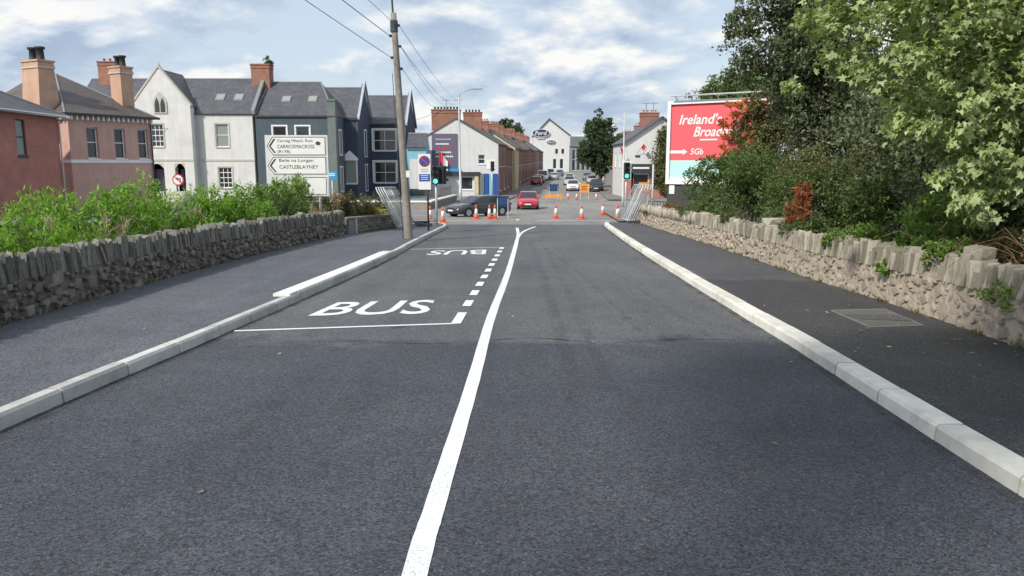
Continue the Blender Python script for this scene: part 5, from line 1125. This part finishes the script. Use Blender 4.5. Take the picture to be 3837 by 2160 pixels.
shrub('climber', 'orange autumn climber hanging over the billboard', 'climber', [(9.6, 33.6, 4.0, .7, .2, .28), (9.3, 33.7, 3.1, .40, .2, .45), (9.6, 33.5, 2.4, .45, .2, .5), (10.3, 32.9, 4.0, .7, .2, .4), (10.2, 32.9, 2.6, .5, .2, .6), (9.4, 33.6, 1.7, .4, .2, .35)], 1500, .16, .6, 'leaf_orange', 56)
shrub('climber', 'green ivy trailing down the right of the billboard', 'climber', [(10.2, 33.2, 3.2, .7, .3, .9), (10.6, 32.8, 2.0, .9, .4, .9), (10.8, 32.8, 4.2, .8, .4, .6), (9.7, 33.4, 1.4, .6, .3, .6), (10.9, 32.9, 3.3, .7, .4, .8), (11.4, 32.8, 2.6, .7, .4, 1.6)], 11000, .13, .6, 'leaf_olive', 57)
shrub('climber', 'ivy covering the right half of the white pub gable', 'climber', [(15.6, 79.5, 2.2, 1.0, .5, 3.2), (16.6, 79.5, 2.4, 1.2, .5, 3.4), (16.3, 79.4, .4, 1.6, .6, 1.8), (17.6, 79.4, 3.0, 1.0, .5, 2.4)], 9000, .26, .6, 'leaf_olive', 58)
shrub('shrub', 'small reddish weeds at the far end of the tan wall', 'shrub', [(6.35, 30.5, -.15, .35, .9, .28), (6.2, 28.6, -.05, .3, .7, .25)], 1800, .09, .45, 'leaf_brown', 59)
# foliage trailing over the top of the right wall
for i, (y, ln, m_, lab) in enumerate([(12.4, 1.0, 'leaf_lime', 'light green shoots trailing over the tan wall above the fern tuft'), (14.6, .9, 'leaf_mid', 'green leaves trailing over the tan wall right of the pale boulder'), (19.3, 1.3, 'leaf_olive', 'olive leaves trailing over the tan wall beside the rust shrub'), (24.5, 1.8, 'leaf_mid', 'green leaves trailing over the tan wall below the billboard shrub'), (9.3, .8, 'leaf_lime', 'light green shoots trailing over the wall beside the angular boulder')]):
    x = lerp_line(WR, y)+.22; shrub('wall_creeper', lab, 'creeper', [(x, y, gz(y)+.93, .28, ln*.5, .16), (x-.12, y+ln*.2, gz(y)+.86, .16, ln*.3, .16)], int(1100*ln), .06, .5, m_, 120+i, .2, stems=0)
# bare brown brambles over the right wall
o = thing('bramble', 'bare reddish brown bramble stems arching over the tan wall', 'bramble', (6.2, 8.2, gz(8.2))); r_ = random.Random(3); mb = MB()
for k in range(170):
    b = Vector((r_.uniform(-.35, .9), r_.uniform(-1.0, 2.2), .55)); d = Vector((r_.uniform(-.75, .5), r_.uniform(-.6, .6), r_.uniform(.05, .75))); e = b+d
    mb.tube([b, b+d*.5+Vector((0, 0, .12)), e, e+Vector((d.x*.3, d.y*.3, -.10))], [.007, .006, .004, .002], 4, False)
mb.build('stems', 'twig', o)['kind'] = 'stuff'
crown('dead_leaves', [(.1, .2, .95, .7, 1.4, .4), (.3, .9, 1.1, .6, .8, .4)], 1100, .06, .5, 'leaf_brown', o, 5)
# bright weeds and shrubs behind the left wall
def stand(label, blobs, n, m, seed, size=.115, asp=.27, name='willow_shrub', up=.6):
    return shrub(name, label, 'shrub', blobs, n, size, asp, m, seed, up, 'plants behind the left wall', stems=26, stem_m='grass', shell=.3)
def hedge(x0, y0, x1, y1, z, k, s, seed, zs=.35):
    r_ = random.Random(seed); return [(x0+(x1-x0)*t/(k-1)+r_.uniform(-.3, .3), y0+(y1-y0)*t/(k-1)+r_.uniform(-.4, .4), gz(y0+(y1-y0)*t/(k-1))+z*r_.uniform(.55, 1.0), s*r_.uniform(.7, 1.2), s*r_.uniform(.8, 1.3), s*r_.uniform(.7, 1.2)+zs) for t in range(k)]
stand('bright green willowy plants at the left edge before the brick house', hedge(-8.9, 10.2, -7.6, 12.6, .62, 9, .45, 1), 11000, 'leaf_bright', 71)
stand('tall bright green willowy plants before the pink house', hedge(-9.3, 14.2, -7.9, 16.8, .95, 11, .50, 2), 14000, 'leaf_bright', 72)
stand('lower bright green plants before the pink house corner', hedge(-7.9, 16.2, -7.3, 18.5, .32, 7, .38, 3, .2), 7000, 'leaf_bright', 73)
stand('bright green willowy plants left of the direction sign', hedge(-8.7, 19.2, -7.2, 21.3, .95, 10, .50, 4), 13000, 'leaf_bright', 74)
stand('dark leafy shrub below the direction sign', hedge(-8.1, 22.0, -6.7, 23.6, .72, 10, .50, 5), 13000, 'leaf_mid', 75, .11, .35, 'leafy_shrub', .4)
stand('fresh green shrub crowning the dark one below the direction sign', hedge(-8.3, 23.8, -6.9, 24.8, 1.30, 7, .42, 6), 9000, 'leaf_lime', 76, .11, .35, 'leafy_shrub', .5)
stand('mixed olive shrub right of the direction sign post', hedge(-6.5, 27.2, -5.4, 28.6, .75, 7, .40, 7), 7500, 'leaf_olive', 77, .09, .4, 'leafy_shrub', .4)
stand('pink flowering shrub before the navy doorway', hedge(-7.6, 30.5, -6.9, 31.5, 1.0, 4, .30, 8), 2600, 'leaf_pink', 78, .09, .6, 'flowering_shrub', .3)
stand('yellow flowering shrub above the low wall', hedge(-5.7, 28.6, -5.25, 29.4, .75, 4, .26, 9, .1), 1800, 'leaf_yellow', 79, .07, .6, 'flowering_shrub', .3)
stand('dull green hedge behind the low wall before the navy houses', hedge(-9.5, 36, -6.2, 38, .55, 9, .5, 10), 8000, 'leaf_olive', 80, .12, .4, 'leafy_shrub', .3)
stand('darker nettle growth low behind the left wall', hedge(-7.0, 9.0, -6.9, 17.5, .40, 16, .30, 14, .1), 9000, 'leaf_mid', 86, .10, .4, 'leafy_shrub', .3)
stand('straw coloured dead stems rising among the bright plants', hedge(-8.2, 10.5, -7.6, 20, .75, 9, .35, 15, .3), 900, 'leaf_dry', 87, .22, .07, 'dead_weed', 1.5)
# grass and moss along the top of the left bank
rng = np.random.default_rng(9); n = 16000; yy = rng.uniform(5, 25, n); xx = np.array([lerp_line(WL, y) for y in yy])-.35-rng.uniform(0, 1, n)**1.5*4.5
P = np.stack([xx, yy, np.array([gz(y) for y in yy])+.25+rng.uniform(0, .3, n)], 1); V, F = leaf_faces(P, .32, .05, rng, 1.2, .1); o = np_mesh('bank_grass', V, F, 'grass'); tag(o, 'rough green grass on the bank behind the left wall', 'grass', kind='stuff')
o = struct(strip('bank', lambda y: lerp_line(WL, y)-12, lambda y: lerp_line(WL, y)-.38, yr(-2, 25, 1), .30, 'ground_soil'))
# weeds and grit along the foot of both walls
rng = np.random.default_rng(44); Q = []
for line, sd in ((WL, 1), (WR, -1)):
    for _ in range(70):
        y_ = rng.uniform(5, 25); k_ = int(rng.integers(4, 14)); Q.append(np.stack([np.full(k_, lerp_line(line, y_)+sd*.03)+rng.normal(size=k_)*.02, y_+rng.normal(size=k_)*.05, np.full(k_, gz(y_)+.10)], 1))
V, F = leaf_faces(np.concatenate(Q), .075, .22, rng, 1.0, .1); o = np_mesh('wall_foot_weeds', V, F, 'leaf_olive'); tag(o, 'small weeds and grass tufts along the foot of the walls', 'weeds', kind='stuff')
# street trees
tree('street_tree', 'dark round street tree on the right of the far street', (12.6, 111), scatter(12.55, 111, 3.6, 2.9, 2.2, 2.7, 34, 1.05, 20)+scatter(12.6, 111, 6.6, 2.0, 1.6, 1.6, 18, .9, 21)+[(12.5, 111, 8.9, .6, .6, .5), (12.9, 111, .6, 1.0, 1, .9), (13.8, 111, 1.2, .9, 1, .9), (11.6, 111, 1.4, .9, 1, .8)], 40000, .26, .5, 'leaf_street', 81, .3, .2)
tree('skyline_tree', 'dark spreading tree on the skyline above the brick terrace', (-3.0, 236), scatter(-3.0, 236, 11, 6, 4, 3.4, 18, 2.2, 22), 9000, .75, .55, 'leaf_street', 82, .6, .1)
tree('skyline_tree', 'dark tree behind the pub chimney', (17, 128), scatter(17, 128, 4.5, 3.5, 3, 2.5, 10, 1.5, 23), 5000, .5, .55, 'leaf_street', 83, .4, .1)
shrub('chimney_weed', 'small weed growing on the brick chimney of the white house', 'plant', [(-23.7, 75.9, 11.5, .45, .4, .35)], 260, .22, .5, 'leaf_mid', 84, stems=3)
